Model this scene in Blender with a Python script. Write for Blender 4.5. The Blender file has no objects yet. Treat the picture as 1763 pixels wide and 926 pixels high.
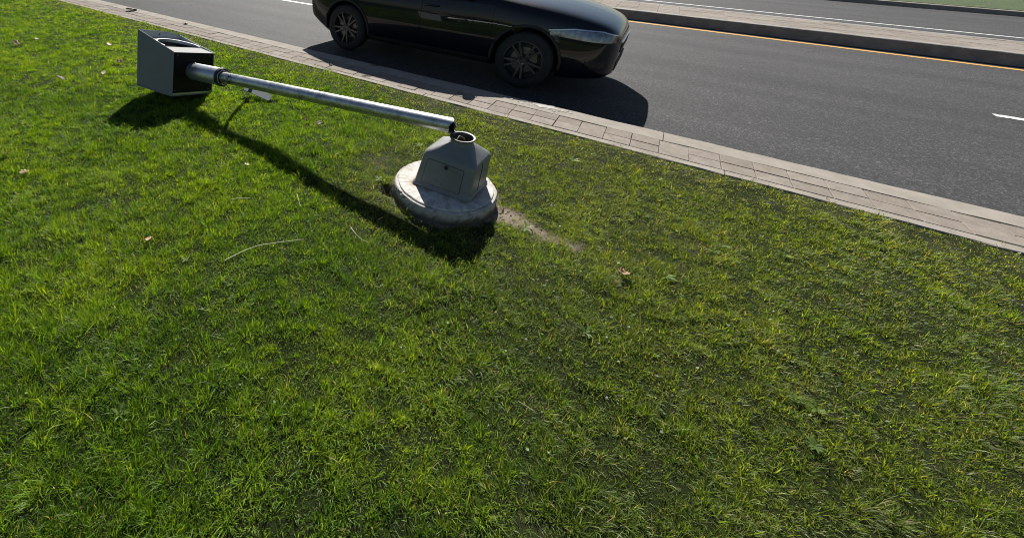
import bpy, bmesh, math
import numpy as np
from mathutils import Vector, Matrix

rng = np.random.default_rng(11)
S = bpy.context.scene
COL = S.collection

# ---------------------------------------------------------------- camera
CAM_H = 1.4412
pitch, roll = 0.4823, 0.0402
fwd = np.array([0, math.cos(pitch), -math.sin(pitch)])
r0 = np.array([1.0, 0, 0]); u0 = np.cross(r0, fwd)
right = math.cos(roll) * r0 + math.sin(roll) * u0
up = -math.sin(roll) * r0 + math.cos(roll) * u0
cd = bpy.data.cameras.new('camera'); cam = bpy.data.objects.new('camera', cd); COL.objects.link(cam)
M = Matrix(((right[0], up[0], -fwd[0], 0), (right[1], up[1], -fwd[1], 0), (right[2], up[2], -fwd[2], CAM_H), (0, 0, 0, 1)))
cam.matrix_world = M
cd.sensor_width = 36; cd.sensor_fit = 'HORIZONTAL'
FPX = 707.96                                   # focal length in pixels of a 1763 wide picture
cd.lens = FPX / 1763 * 36
cd.shift_x = (881.5 - 600) / 1763
cd.shift_y = -(463 - 253) / 1763
cd.clip_start = 0.05; cd.clip_end = 6000
S.camera = cam

# ---------------------------------------------------------------- light
SUN_ELEV = math.radians(38.0)
SUN_AZ = math.radians(4.0)                     # from +Y towards +X
w = bpy.data.worlds.new('World'); S.world = w; w.use_nodes = True
nt = w.node_tree; nt.nodes.clear()
sky = nt.nodes.new('ShaderNodeTexSky'); sky.sky_type = 'NISHITA'; sky.sun_disc = False
sky.sun_elevation = SUN_ELEV; sky.sun_rotation = SUN_AZ; sky.air_density = 1.0; sky.dust_density = 0.6
bg = nt.nodes.new('ShaderNodeBackground'); bg.inputs['Strength'].default_value = 0.034
wo = nt.nodes.new('ShaderNodeOutputWorld')
nt.links.new(sky.outputs[0], bg.inputs['Color']); nt.links.new(bg.outputs[0], wo.inputs['Surface'])
sl = bpy.data.lights.new('sun', 'SUN'); sl.energy = 5.0; sl.angle = math.radians(0.53); sl.color = (1.0, 0.955, 0.88)
so = bpy.data.objects.new('sun', sl); COL.objects.link(so)
sd = Vector((math.sin(SUN_AZ) * math.cos(SUN_ELEV), math.cos(SUN_AZ) * math.cos(SUN_ELEV), math.sin(SUN_ELEV)))
so.rotation_euler = sd.to_track_quat('Z', 'Y').to_euler(); so.location = (0, 0, 20)
S.view_settings.view_transform = 'Standard'; S.view_settings.look = 'None'
S.view_settings.exposure = 1.0; S.view_settings.gamma = 1.0; S.view_settings.use_curve_mapping = False
S.cycles.use_denoising = True; S.cycles.denoising_prefilter = 'ACCURATE'; S.cycles.filter_width = 1.05; S.cycles.sample_clamp_indirect = 4.0
S.cycles.max_bounces = 8; S.cycles.transparent_max_bounces = 8

# ---------------------------------------------------------------- helpers
GX, GY, YAW = 2.5847, 3.1005, -0.6093          # kerb frame: u along the road, v towards the road
E = np.array([math.cos(YAW), math.sin(YAW)]); N2 = np.array([-E[1], E[0]])
def RD(u, v, z=0.0):
    p = np.array([GX, GY]) + u * E + v * N2
    return (p[0], p[1], z)
ROADM = Matrix.Translation((GX, GY, 0)) @ Matrix.Rotation(YAW, 4, 'Z')
ROAD_Z = -0.14

def rays(uv):
    uv = np.asarray(uv, float)
    d = np.c_[(uv[:, 0] - 600) / FPX, (uv[:, 1] - 253) / FPX, np.ones(len(uv))]
    return d @ np.array([right, -up, fwd])
def gpt(u, v, z=0.0):                            # the point at height z seen at a photo pixel (used to survey the place)
    d = rays([(u, v)])[0]; t = (z - CAM_H) / d[2]
    return np.array([d[0] * t, d[1] * t, z])

def tag(o, label=None, cat=None, group=None, kind=None):
    if label: o['label'] = label
    if cat: o['category'] = cat
    if group: o['group'] = group
    if kind: o['kind'] = kind
    return o
def empty(name, loc, label=None, cat=None, group=None):
    o = bpy.data.objects.new(name, None); COL.objects.link(o); o.location = loc
    o.empty_display_size = 0.1
    return tag(o, label, cat, group)
def mesh(name, verts, faces, m=None, parent=None, smooth=False, local=False, recalc=True, angle=None):
    """verts are in world space; with a parent they are stored relative to it (or taken as local)."""
    me = bpy.data.meshes.new(name)
    v = np.asarray(verts, float)
    if parent is not None and not local:
        v = v - np.array(parent.location)
        if parent.parent is not None:
            v = v - np.array(parent.parent.location)
    me.from_pydata([tuple(a) for a in v], [], [tuple(int(i) for i in f) for f in faces])
    if recalc:
        bm = bmesh.new(); bm.from_mesh(me); bmesh.ops.recalc_face_normals(bm, faces=bm.faces); bm.to_mesh(me); bm.free()
    if smooth:
        me.polygons.foreach_set('use_smooth', [True] * len(me.polygons))
        if angle is not None:
            me.set_sharp_from_angle(angle=math.radians(angle))
    if m is not None: me.materials.append(m)
    o = bpy.data.objects.new(name, me); COL.objects.link(o)
    if parent is not None: o.parent = parent
    return o
def finish_bm(name, bm, m, parent=None, smooth=True, angle=35):
    bmesh.ops.recalc_face_normals(bm, faces=bm.faces)
    me = bpy.data.meshes.new(name); bm.to_mesh(me); bm.free()
    if smooth:
        me.polygons.foreach_set('use_smooth', [True] * len(me.polygons)); me.set_sharp_from_angle(angle=math.radians(angle))
    if m is not None: me.materials.append(m)
    o = bpy.data.objects.new(name, me); COL.objects.link(o)
    if parent is not None: o.parent = parent
    return o
class MB:
    def __init__(s): s.v = []; s.f = []
    def add(s, v, f):
        b = len(s.v); s.v += [tuple(a) for a in v]; s.f += [tuple(i + b for i in q) for q in f]
    def box(s, x0, x1, y0, y1, z0, z1):
        s.add([(x0, y0, z0), (x1, y0, z0), (x1, y1, z0), (x0, y1, z0), (x0, y0, z1), (x1, y0, z1), (x1, y1, z1), (x0, y1, z1)],
              [(0, 3, 2, 1), (4, 5, 6, 7), (0, 1, 5, 4), (1, 2, 6, 5), (2, 3, 7, 6), (3, 0, 4, 7)])
    def bevbox(s, x0, x1, y0, y1, z0, z1, b):
        """box with a chamfered top rim"""
        s.add([(x0, y0, z0), (x1, y0, z0), (x1, y1, z0), (x0, y1, z0), (x0, y0, z1 - b), (x1, y0, z1 - b), (x1, y1, z1 - b), (x0, y1, z1 - b),
               (x0 + b, y0 + b, z1), (x1 - b, y0 + b, z1), (x1 - b, y1 - b, z1), (x0 + b, y1 - b, z1)],
              [(0, 3, 2, 1), (8, 9, 10, 11), (0, 1, 5, 4), (1, 2, 6, 5), (2, 3, 7, 6), (3, 0, 4, 7),
               (4, 5, 9, 8), (5, 6, 10, 9), (6, 7, 11, 10), (7, 4, 8, 11)])
def basis(a):
    a = np.array(a, float); a /= np.linalg.norm(a)
    h = np.array([0, 0, 1.0]) if abs(a[2]) < 0.9 else np.array([1.0, 0, 0])
    s = np.cross(a, h); s /= np.linalg.norm(s); return a, s, np.cross(s, a)
def revolve(path, o, axis, seg=40, close=False, s=None, t=None, wob=None):
    """path: list of (distance along axis, radius)"""
    a, s_, t_ = basis(axis)
    if s is None: s, t = s_, t_
    o = np.array(o, float); v = []; f = []
    for k, (d, r) in enumerate(path):
        for i in range(seg):
            th = 2 * math.pi * i / seg
            rr = r if wob is None else r + wob(k, th)
            v.append(o + a * d + rr * (math.cos(th) * s + math.sin(th) * t))
    n = len(path)
    for k in range(n - 1 if not close else n):
        k2 = (k + 1) % n
        for i in range(seg):
            j = (i + 1) % seg
            f.append((k * seg + i, k * seg + j, k2 * seg + j, k2 * seg + i))
    if not close:
        f.append(tuple(range(seg))); f.append(tuple((n - 1) * seg + i for i in range(seg)))
    return v, f
def tube(pts, rad, seg=8):
    pts = np.asarray(pts, float); v = []; f = []
    n = len(pts); rad = np.broadcast_to(rad, (n,))
    for k in range(n):
        d = pts[min(k + 1, n - 1)] - pts[max(k - 1, 0)]
        a, s, t = basis(d)
        for i in range(seg):
            th = 2 * math.pi * i / seg
            v.append(pts[k] + rad[k] * (math.cos(th) * s + math.sin(th) * t))
    for k in range(n - 1):
        for i in range(seg):
            j = (i + 1) % seg; f.append((k * seg + i, k * seg + j, (k + 1) * seg + j, (k + 1) * seg + i))
    f.append(tuple(range(seg))); f.append(tuple((n - 1) * seg + i for i in range(seg)))
    return v, f

# cheap smooth value noise for the survey of colours, heights and densities
_tab = np.random.default_rng(5).random((256, 256))
def vnoise(x, y, sc, seed=0):
    x = np.asarray(x) * sc + seed * 17.31 + 100; y = np.asarray(y) * sc + seed * 9.73 + 100
    xi = np.floor(x).astype(int); yi = np.floor(y).astype(int); fx = x - xi; fy = y - yi
    fx = fx * fx * (3 - 2 * fx); fy = fy * fy * (3 - 2 * fy)
    g = lambda a, b: _tab[a % 256, b % 256]
    return (g(xi, yi) * (1 - fx) + g(xi + 1, yi) * fx) * (1 - fy) + (g(xi, yi + 1) * (1 - fx) + g(xi + 1, yi + 1) * fx) * fy
def fbm(x, y, sc, seed=0, oct=3):
    a = 0; w_ = 0
    for k in range(oct):
        a = a + vnoise(x, y, sc * 2 ** k, seed + k * 3) * 0.5 ** k; w_ += 0.5 ** k
    return a / w_
def sstep(a, b, x):
    t = np.clip((np.asarray(x) - a) / (b - a), 0, 1); return t * t * (3 - 2 * t)

# ---------------------------------------------------------------- materials
def newmat(name):
    m = bpy.data.materials.new(name); m.use_nodes = True
    return m, m.node_tree, m.node_tree.nodes['Principled BSDF']
def noise_node(nt, scale, detail=4, rough=0.55, coord='Object'):
    tc = nt.nodes.new('ShaderNodeTexCoord'); n = nt.nodes.new('ShaderNodeTexNoise')
    n.inputs['Scale'].default_value = scale; n.inputs['Detail'].default_value = detail; n.inputs['Roughness'].default_value = rough
    nt.links.new(tc.outputs[coord], n.inputs['Vector']); return n
def ramp(nt, src, stops):
    r = nt.nodes.new('ShaderNodeValToRGB'); el = r.color_ramp.elements
    el[0].position, el[0].color = stops[0][0], (*stops[0][1], 1)
    el[1].position, el[1].color = stops[-1][0], (*stops[-1][1], 1)
    for p, c in stops[1:-1]:
        e = el.new(p); e.color = (*c, 1)
    nt.links.new(src, r.inputs['Fac']); return r
def mix(nt, fac, a, b, mode='MIX'):
    m = nt.nodes.new('ShaderNodeMix'); m.data_type = 'RGBA'; m.blend_type = mode
    for sock, val in ((m.inputs['Factor'], fac), (m.inputs['A'], a), (m.inputs['B'], b)):
        if hasattr(val, 'links'): nt.links.new(val, sock)
        elif isinstance(val, (int, float)): sock.default_value = val
        else: sock.default_value = (*val, 1)
    return m.outputs['Result']
def bump(nt, bs, h, strength, dist):
    b = nt.nodes.new('ShaderNodeBump'); b.inputs['Strength'].default_value = strength; b.inputs['Distance'].default_value = dist
    nt.links.new(h, b.inputs['Height']); nt.links.new(b.outputs[0], bs.inputs['Normal']); return b
def surf(name, c0, c1, scale, rough=(0.5, 0.7), metallic=0.0, bscale=None, bstr=0.2, bdist=0.002, spec=0.5, coat=0.0, speck=None):
    m, nt, bs = newmat(name)
    n = noise_node(nt, scale, 6, 0.6)
    c = ramp(nt, n.outputs['Fac'], [(0.3, c0), (0.7, c1)]).outputs['Color']
    if speck:
        n2 = noise_node(nt, speck[0], 3, 0.6)
        r2 = ramp(nt, n2.outputs['Fac'], [(speck[1], (0, 0, 0)), (speck[1] + speck[2], (1, 1, 1))])
        c = mix(nt, r2.outputs['Color'], c, speck[3])
    nt.links.new(c, bs.inputs['Base Color'])
    mr = nt.nodes.new('ShaderNodeMapRange'); mr.inputs['To Min'].default_value = rough[0]; mr.inputs['To Max'].default_value = rough[1]
    n3 = noise_node(nt, scale * 2.7, 4); nt.links.new(n3.outputs['Fac'], mr.inputs['Value']); nt.links.new(mr.outputs[0], bs.inputs['Roughness'])
    bs.inputs['Metallic'].default_value = metallic; bs.inputs['Specular IOR Level'].default_value = spec
    bs.inputs['Coat Weight'].default_value = coat; bs.inputs['Coat Roughness'].default_value = 0.04
    if bscale:
        nb = noise_node(nt, bscale, 5, 0.6); bump(nt, bs, nb.outputs['Fac'], bstr, bdist)
    return m

# asphalt: dark binder with pale stone chips
def mat_asphalt():
    m, nt, bs = newmat('asphalt')
    big = noise_node(nt, 0.7, 4); mid = noise_node(nt, 9, 4)
    base = mix(nt, big.outputs['Fac'], (0.027, 0.028, 0.031), (0.042, 0.042, 0.044))
    tc = nt.nodes.new('ShaderNodeTexCoord')
    vo = nt.nodes.new('ShaderNodeTexVoronoi'); vo.inputs['Scale'].default_value = 95; nt.links.new(tc.outputs['Object'], vo.inputs['Vector'])
    sep = nt.nodes.new('ShaderNodeSeparateColor'); nt.links.new(vo.outputs['Color'], sep.inputs[0])
    chip = ramp(nt, sep.outputs[0], [(0.0, (0.5, 0.5, 0.51)), (0.55, (0.85, 0.85, 0.87)), (0.80, (1.2, 1.18, 1.16)), (1.0, (2.6, 2.5, 2.4))])
    c = mix(nt, 1.0, base, chip.outputs['Color'], 'MULTIPLY')
    mp = nt.nodes.new('ShaderNodeMapping'); mp.inputs['Scale'].default_value = (0.10, 1.5, 1.0); nt.links.new(tc.outputs['Object'], mp.inputs['Vector'])
    ns = nt.nodes.new('ShaderNodeTexNoise'); ns.inputs['Scale'].default_value = 1.0; ns.inputs['Detail'].default_value = 4; nt.links.new(mp.outputs[0], ns.inputs['Vector'])
    c = mix(nt, 1.0, c, ramp(nt, ns.outputs['Fac'], [(0.35, (0.78, 0.78, 0.79)), (0.65, (1.2, 1.2, 1.19))]).outputs['Color'], 'MULTIPLY')
    sx = nt.nodes.new('ShaderNodeSeparateXYZ'); nt.links.new(tc.outputs['Object'], sx.inputs[0])
    mg = nt.nodes.new('ShaderNodeMapRange'); mg.inputs['From Min'].default_value = 0.55; mg.inputs['From Max'].default_value = 0.26; nt.links.new(sx.outputs['Y'], mg.inputs['Value'])
    ng = noise_node(nt, 7, 5, 0.7); rg = ramp(nt, ng.outputs['Fac'], [(0.45, (0, 0, 0)), (0.70, (0.75, 0.75, 0.75))])
    mm = nt.nodes.new('ShaderNodeMath'); mm.operation = 'MULTIPLY'; nt.links.new(mg.outputs[0], mm.inputs[0]); nt.links.new(rg.outputs['Color'], mm.inputs[1])
    c = mix(nt, mm.outputs[0], c, (0.105, 0.095, 0.082))
    nt.links.new(c, bs.inputs['Base Color'])
    bs.inputs['Roughness'].default_value = 0.85; bs.inputs['Specular IOR Level'].default_value = 0.30
    add = nt.nodes.new('ShaderNodeMath'); add.operation = 'ADD'
    nt.links.new(vo.outputs['Distance'], add.inputs[0]); nt.links.new(mid.outputs['Fac'], add.inputs[1])
    bump(nt, bs, add.outputs[0], 0.55, 0.004)
    return m
def mat_pavers(name, cols):
    m, nt, bs = newmat(name)
    at = nt.nodes.new('ShaderNodeAttribute'); at.attribute_name = 'shade'; at.attribute_type = 'GEOMETRY'
    base = ramp(nt, at.outputs['Fac'], [(0.0, cols[0]), (0.5, cols[1]), (1.0, cols[2])]).outputs['Color']
    n = noise_node(nt, 14, 6, 0.65); n2 = noise_node(nt, 160, 3, 0.6)
    c = mix(nt, 0.75, base, ramp(nt, n.outputs['Fac'], [(0.3, (0.72, 0.70, 0.68)), (0.65, (1.08, 1.08, 1.08))]).outputs['Color'], 'MULTIPLY')
    c = mix(nt, 0.6, c, ramp(nt, n2.outputs['Fac'], [(0.35, (0.75, 0.74, 0.73)), (0.6, (1.1, 1.1, 1.1))]).outputs['Color'], 'MULTIPLY')
    nt.links.new(c, bs.inputs['Base Color']); bs.inputs['Roughness'].default_value = 0.95; bs.inputs['Specular IOR Level'].default_value = 0.15
    bump(nt, bs, n2.outputs['Fac'], 0.35, 0.0015); return m
ASPHALT = mat_asphalt()
PAVER = mat_pavers('concrete_pavers', [(0.196, 0.170, 0.148), (0.226, 0.198, 0.174), (0.262, 0.233, 0.208)])
KERB = surf('kerb_concrete', (0.215, 0.195, 0.168), (0.285, 0.260, 0.228), 7, (0.9, 1.0), spec=0.15, bscale=120, bstr=0.4, speck=(40, 0.62, 0.12, (0.22, 0.20, 0.175)))
KERB_PALE = surf('kerb_scrape', (0.29, 0.275, 0.25), (0.38, 0.365, 0.34), 30, (0.8, 0.95), bscale=90, bstr=0.5)
KERB_DARK = surf('median_concrete', (0.16, 0.15, 0.14), (0.26, 0.24, 0.22), 5, (0.8, 0.95), bscale=80, bstr=0.4)
JOINT = surf('joint_sand', (0.10, 0.09, 0.078), (0.17, 0.152, 0.132), 20, (0.9, 1.0), bscale=150, bstr=0.5)
WHITE_LINE = surf('white_road_paint', (0.55, 0.55, 0.53), (0.78, 0.78, 0.76), 22, (0.55, 0.75), bscale=140, bstr=0.4, speck=(38, 0.54, 0.1, (0.10, 0.10, 0.10)))
YELLOW_LINE = surf('yellow_road_paint', (0.56, 0.27, 0.035), (0.70, 0.36, 0.055), 22, (0.55, 0.75), bscale=140, bstr=0.4, speck=(38, 0.57, 0.1, (0.09, 0.07, 0.05)))

def mat_soil():
    m, nt, bs = newmat('soil')
    at = nt.nodes.new('ShaderNodeAttribute'); at.attribute_name = 'bare'; at.attribute_type = 'GEOMETRY'
    n = noise_node(nt, 30, 6, 0.65); n2 = noise_node(nt, 260, 4, 0.65)
    thatch = ramp(nt, n.outputs['Fac'], [(0.3, (0.008, 0.013, 0.003)), (0.7, (0.020, 0.028, 0.007))]).outputs['Color']
    dirt = ramp(nt, n.outputs['Fac'], [(0.3, (0.17, 0.135, 0.105)), (0.7, (0.30, 0.25, 0.205))]).outputs['Color']
    c = mix(nt, at.outputs['Fac'], thatch, dirt)
    c = mix(nt, 0.7, c, ramp(nt, n2.outputs['Fac'], [(0.35, (0.55, 0.54, 0.52)), (0.65, (1.2, 1.2, 1.2))]).outputs['Color'], 'MULTIPLY')
    nt.links.new(c, bs.inputs['Base Color']); bs.inputs['Roughness'].default_value = 0.95; bs.inputs['Specular IOR Level'].default_value = 0.1
    bump(nt, bs, n2.outputs['Fac'], 0.8, 0.006); return m
SOIL = mat_soil()
def mat_blades(name, gloss=0.02):
    m = bpy.data.materials.new(name); m.use_nodes = True; nt = m.node_tree; nt.nodes.clear()
    at = nt.nodes.new('ShaderNodeAttribute'); at.attribute_name = 'tint'; at.attribute_type = 'GEOMETRY'
    d = nt.nodes.new('ShaderNodeBsdfDiffuse'); t = nt.nodes.new('ShaderNodeBsdfTranslucent'); g = nt.nodes.new('ShaderNodeBsdfGlossy')
    g.inputs['Roughness'].default_value = 0.5; g.inputs['Color'].default_value = (1, 1, 1, 1)
    nt.links.new(at.outputs['Color'], d.inputs['Color'])
    tc = mix(nt, 1.0, at.outputs['Color'], (2.1, 1.9, 0.6), 'MULTIPLY'); nt.links.new(tc, t.inputs['Color'])
    m1 = nt.nodes.new('ShaderNodeMixShader'); m1.inputs[0].default_value = 0.5
    nt.links.new(d.outputs[0], m1.inputs[1]); nt.links.new(t.outputs[0], m1.inputs[2])
    m2 = nt.nodes.new('ShaderNodeMixShader'); m2.inputs[0].default_value = gloss
    nt.links.new(m1.outputs[0], m2.inputs[1]); nt.links.new(g.outputs[0], m2.inputs[2])
    o = nt.nodes.new('ShaderNodeOutputMaterial'); nt.links.new(m2.outputs[0], o.inputs['Surface']); return m
BLADES = mat_blades('grass_blades')

# ================================================================ SETTING
# far ground sheet to the horizon
gs = mesh('ground', [(-2500, -2500, -0.30), (2500, -2500, -0.30), (2500, 2500, -0.30), (-2500, 2500, -0.30)], [(0, 1, 2, 3)],
          surf('far_ground', (0.05, 0.07, 0.025), (0.09, 0.11, 0.04), 0.4, (0.9, 1.0)))
tag(gs, kind='structure')
def structure(name, mb, m):
    o = mesh(name, mb.v, mb.f, m); o.matrix_world = ROADM; return tag(o, kind='structure')

# the road sheet lies under both carriageways
UMIN, UMAX = -60.0, 40.0
M_NEAR, M_FAR = 7.85, 9.75                      # median kerb faces
mb = MB()
us = np.linspace(UMIN, UMAX, 60); vs = np.linspace(0.20, 19.0, 20)
vv = [(u, v, ROAD_Z) for v in vs for u in us]
ff = [(j * 60 + i, j * 60 + i + 1, (j + 1) * 60 + i + 1, (j + 1) * 60 + i) for j in range(19) for i in range(59)]
mb.add(vv, ff); structure('road', mb, ASPHALT)

def profile(name, prof, u0_, u1_, m, cuts=None, jitter=0.0, seed=0):
    """extrude a (v,z) profile along u in pieces separated by tight joints"""
    mb = MB(); cuts = cuts or [u0_, u1_]
    r = np.random.default_rng(seed)
    for a, b in zip(cuts[:-1], cuts[1:]):
        nseg = max(2, int((b - a) / 0.16)); n = len(prof); v = []
        xs = np.linspace(a + 0.004, b - 0.004, nseg + 1)
        for x in xs:
            for (pv, pz) in prof:
                v.append((x, pv + r.normal(0, jitter), pz + r.normal(0, jitter)))
        f = []
        for k in range(nseg):
            for i in range(n):
                j = (i + 1) % n; f.append((k * n + i, k * n + j, (k + 1) * n + j, (k + 1) * n + i))
        f.append(tuple(range(n))); f.append(tuple(nseg * n + i for i in range(n)))
        mb.add(v, f)
    o = structure(name, mb, m); me = o.data
    return o
KV = 0.232
kerb_prof = [(0.004, -0.25), (0.004, -0.004), (0.010, 0.0), (KV - 0.03, 0.0), (KV - 0.010, -0.008), (KV, -0.03), (KV + 0.012, ROAD_Z - 0.002), (KV + 0.012, -0.25)]
cuts = [UMIN] + [-2.98 - 3.0 * k for k in range(18, -1, -1)] + [0.02 + 3.0 * k for k in range(0, 13)] + [UMAX]
profile('kerb', kerb_prof, UMIN, UMAX, KERB, cuts, 0.0012, 3)
profile('edging', [(-0.385, -0.2), (-0.385, -0.006), (-0.378, 0.0), (-0.308, 0.0), (-0.302, -0.006), (-0.302, -0.2)], UMIN, UMAX, KERB,
        [UMIN] + [-50 + 2.4 * k for k in range(37)] + [UMAX], 0.001, 4)
# bedding under the pavers
mb = MB(); mb.box(UMIN, UMAX, -0.3015, 0.0035, -0.2, -0.012); structure('paving_bed', mb, JOINT)
def pavers(name, u0_, u1_, v0, rows, L, W, z, off, seed, m):
    mb = MB(); sh = []
    r = np.random.default_rng(seed)
    for j in range(rows):
        k = math.floor(u0_ / L)
        while k * L < u1_:
            a = k * L + r.normal(0, 0.0012) + off; b = (k + 1) * L - 0.0036 + off + r.normal(0, 0.0012)
            va = v0 - (j + 1) * W + 0.0018 + r.normal(0, 0.0008); vb = v0 - j * W - 0.0018 + r.normal(0, 0.0008)
            dz = r.normal(0, 0.0018)
            n0 = len(mb.f)
            mb.bevbox(a, b, va, vb, z - 0.06, z + dz - 0.001, 0.003)
            sh += [float(np.clip(r.normal(0.5, 0.22), 0, 1))] * (len(mb.f) - n0)
            k += 1
    o = structure(name, mb, m)
    at = o.data.attributes.new('shade', 'FLOAT', 'FACE'); at.data.foreach_set('value', sh)
    return o
pavers('pavement', -40, 24, 0.0015, 2, 0.1949, 0.1495, 0.0, 0.0, 8, PAVER)
# pale scrape on the kerb top, an irregular crust a few millimetres thick
def crust(name, cx, cv, n, su, sv, m, seed, z=0.0):
    mb = MB(); r = np.random.default_rng(seed)
    for i in range(n):
        u = cx + r.normal(0, su); v = cv + r.normal(0, sv); a = r.uniform(0.008, 0.028); k = 7
        if not (0.02 < v < KV - 0.035): continue
        ph = r.uniform(0, 6.28); q = []
        for j in range(k):
            th = ph + 2 * math.pi * j / k; rr = a * r.uniform(0.6, 1.2)
            q.append((u + rr * 1.5 * math.cos(th), v + rr * 0.7 * math.sin(th), z + 0.0012))
        h = r.uniform(0.003, 0.005)
        top = [(u + (x - u) * 0.85, v + (y - v) * 0.85, z + h) for x, y, _ in q]
        mb.add(q + top, [tuple(range(k, 2 * k))] + [(j, (j + 1) % k, k + (j + 1) % k, k + j) for j in range(k)])
    o = structure(name, mb, m); return o
crust('kerb_scrape', -0.93, 0.145, 90, 0.11, 0.03, KERB_PALE, 2)

# road markings
mb = MB(); z = ROAD_Z + 0.004
mb.box(UMIN, UMAX, 7.42, 7.53, ROAD_Z - 0.02, z); structure('yellow_line', mb, YELLOW_LINE)
mb = MB()
for k in range(-7, 5):
    mb.box(-8.9 + 12.0 * k, -5.75 + 12.0 * k, 3.72, 3.83, ROAD_Z - 0.02, z)
structure('lane_line', mb, WHITE_LINE)
mb = MB(); mb.box(UMIN, UMAX, 12.32, 12.43, ROAD_Z - 0.02, z); structure('far_lane_line', mb, WHITE_LINE)

# median: kerb, pavers, kerb
profile('median_kerb', [(M_NEAR + 0.2, -0.25), (M_NEAR + 0.2, 0.06), (M_NEAR + 0.025, 0.06), (M_NEAR + 0.008, 0.052), (M_NEAR, 0.035), (M_NEAR - 0.012, ROAD_Z - 0.002), (M_NEAR - 0.012, -0.25)][::-1],
        UMIN, UMAX, KERB_DARK, None, 0.001, 5)
profile('median_kerb', [(M_FAR - 0.2, -0.25), (M_FAR - 0.2, 0.06), (M_FAR - 0.025, 0.06), (M_FAR, 0.035), (M_FAR + 0.012, ROAD_Z - 0.002), (M_FAR + 0.012, -0.25)],
        UMIN, UMAX, KERB_DARK, None, 0.001, 6)
mb = MB(); mb.box(UMIN, UMAX, M_NEAR + 0.203, M_FAR - 0.203, -0.2, 0.046); structure('median_bed', mb, JOINT)
pavers('median_paving', -40, 30, M_FAR - 0.204, 5, 0.42, 0.298, 0.06, 0.1, 9, PAVER)

# far verge beyond the second carriageway
profile('far_kerb', [(18.6, -0.25), (18.6, ROAD_Z - 0.002), (18.62, -0.01), (18.65, 0.0), (18.85, 0.0), (18.85, -0.25)], UMIN, UMAX, KERB, None, 0.001, 7)
mb = MB(); mb.box(UMIN, UMAX, 18.855, 120, -0.25, 0.012); structure('far_lawn', mb, surf('far_turf', (0.022, 0.045, 0.009), (0.055, 0.085, 0.016), 3, (0.9, 1.0), bscale=60, bstr=0.8, bdist=0.03))

# ---- the lawn: one sheet, finely gridded where it is near
FOOT = np.array([0.6075, 2.162])                # centre of the concrete footing
def bare_mask(x, y):
    """1 where the turf is worn away to soil"""
    P = [(0.93, 1.985), (1.00, 1.885), (1.10, 1.80), (1.21, 1.71)]
    d = np.full(np.shape(x), 9.0); tt = np.zeros(np.shape(x))
    for k in range(3):
        a = np.array(P[k]); b = np.array(P[k + 1]); ab = b - a
        t = np.clip(((x - a[0]) * ab[0] + (y - a[1]) * ab[1]) / (ab @ ab), 0, 1)
        dd = np.hypot(x - a[0] - t * ab[0], y - a[1] - t * ab[1])
        tt = np.where(dd < d, k + t, tt); d = np.minimum(d, dd)
    wd = 0.092 - 0.021 * tt
    n = fbm(x, y, 9, 3)
    m = (1 - sstep(wd * 0.40, wd * 1.35, d + (n - 0.5) * 0.11)) * (1 - 0.14 * tt) * (0.72 + 0.5 * sstep(0.35, 0.6, fbm(x, y, 24, 5)))
    r = np.hypot(x - FOOT[0], y - FOOT[1]) + (n - 0.5) * 0.05
    ring = 1 - sstep(0.325, 0.350, r)
    hole = 1 - sstep(0.05, 0.10, np.hypot((x - 0.275), (y - 2.175)) + (n - 0.5) * 0.06)
    return np.clip(np.maximum(np.maximum(m, ring), hole), 0, 1), hole
def thin_mask(x, y):
    """0..1 where the turf is thin, dry and yellowish"""
    u = (x - GX) * E[0] + (y - GY) * E[1]; v = (x - GX) * N2[0] + (y - GY) * N2[1]
    n = fbm(x, y, 2.2, 8); n2 = fbm(x, y, 6.5, 12)
    edge = 1 - sstep(0.05, 0.55, -0.38 - v + (n2 - 0.5) * 0.3)
    side = sstep(-0.2, 0.9, x + (n - 0.5) * 0.8)
    near = 1 - sstep(0.28, 0.75, np.hypot(x - FOOT[0] + 0.18, y - FOOT[1] - 0.05))
    return np.clip((0.55 * edge + 0.45 * side + 0.7 * near) * (0.35 + 1.3 * n2) * 0.9, 0, 1)
def lawn_z(x, y):
    b, hole = bare_mask(x, y)
    z = (fbm(x, y, 3.0, 20) - 0.5) * 0.022 + (fbm(x, y, 14, 23, 2) - 0.5) * 0.010
    v = (x - GX) * N2[0] + (y - GY) * N2[1]
    z = z * sstep(0, 0.25, -0.385 - v) - 0.012 * (1 - sstep(0.0, 0.08, -0.385 - v))
    z = z + 0.024 * np.exp(-((x + 0.45) ** 2 + (y - 2.75) ** 2) / 0.35 ** 2) - 0.024 * np.exp(-((x - 0.28) ** 2 + (y - 1.72) ** 2) / 0.30 ** 2) * sstep(0.33, 0.60, np.hypot(x - FOOT[0], y - FOOT[1]))
    return z - 0.055 * hole + 0.006 * b * (fbm(x, y, 40, 31, 2) - 0.5)
ug = np.unique(np.concatenate([np.linspace(-60, -13, 30), np.arange(-13, -5, 0.16), np.arange(-5, 4, 0.045), np.linspace(4, 45, 40)]))
vg = np.unique(np.concatenate([-np.array([0.388, 0.40, 0.42]), -np.arange(0.45, 4.2, 0.045), -np.arange(4.2, 9, 0.3), -np.linspace(9, 70, 20)]))
UU, VV = np.meshgrid(ug, vg)
X = GX + UU * E[0] + VV * N2[0]; Y = GY + UU * E[1] + VV * N2[1]
Z = lawn_z(X, Y)
nv, nu = X.shape
idx = np.arange(nv * nu).reshape(nv, nu)
F = np.stack([idx[:-1, :-1], idx[:-1, 1:], idx[1:, 1:], idx[1:, :-1]], -1).reshape(-1, 4)
lawn = mesh('lawn', np.stack([X, Y, Z], -1).reshape(-1, 3), F, SOIL, smooth=True, recalc=False)
tag(lawn, kind='structure')
bm_, hole_ = bare_mask(X, Y)
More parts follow.
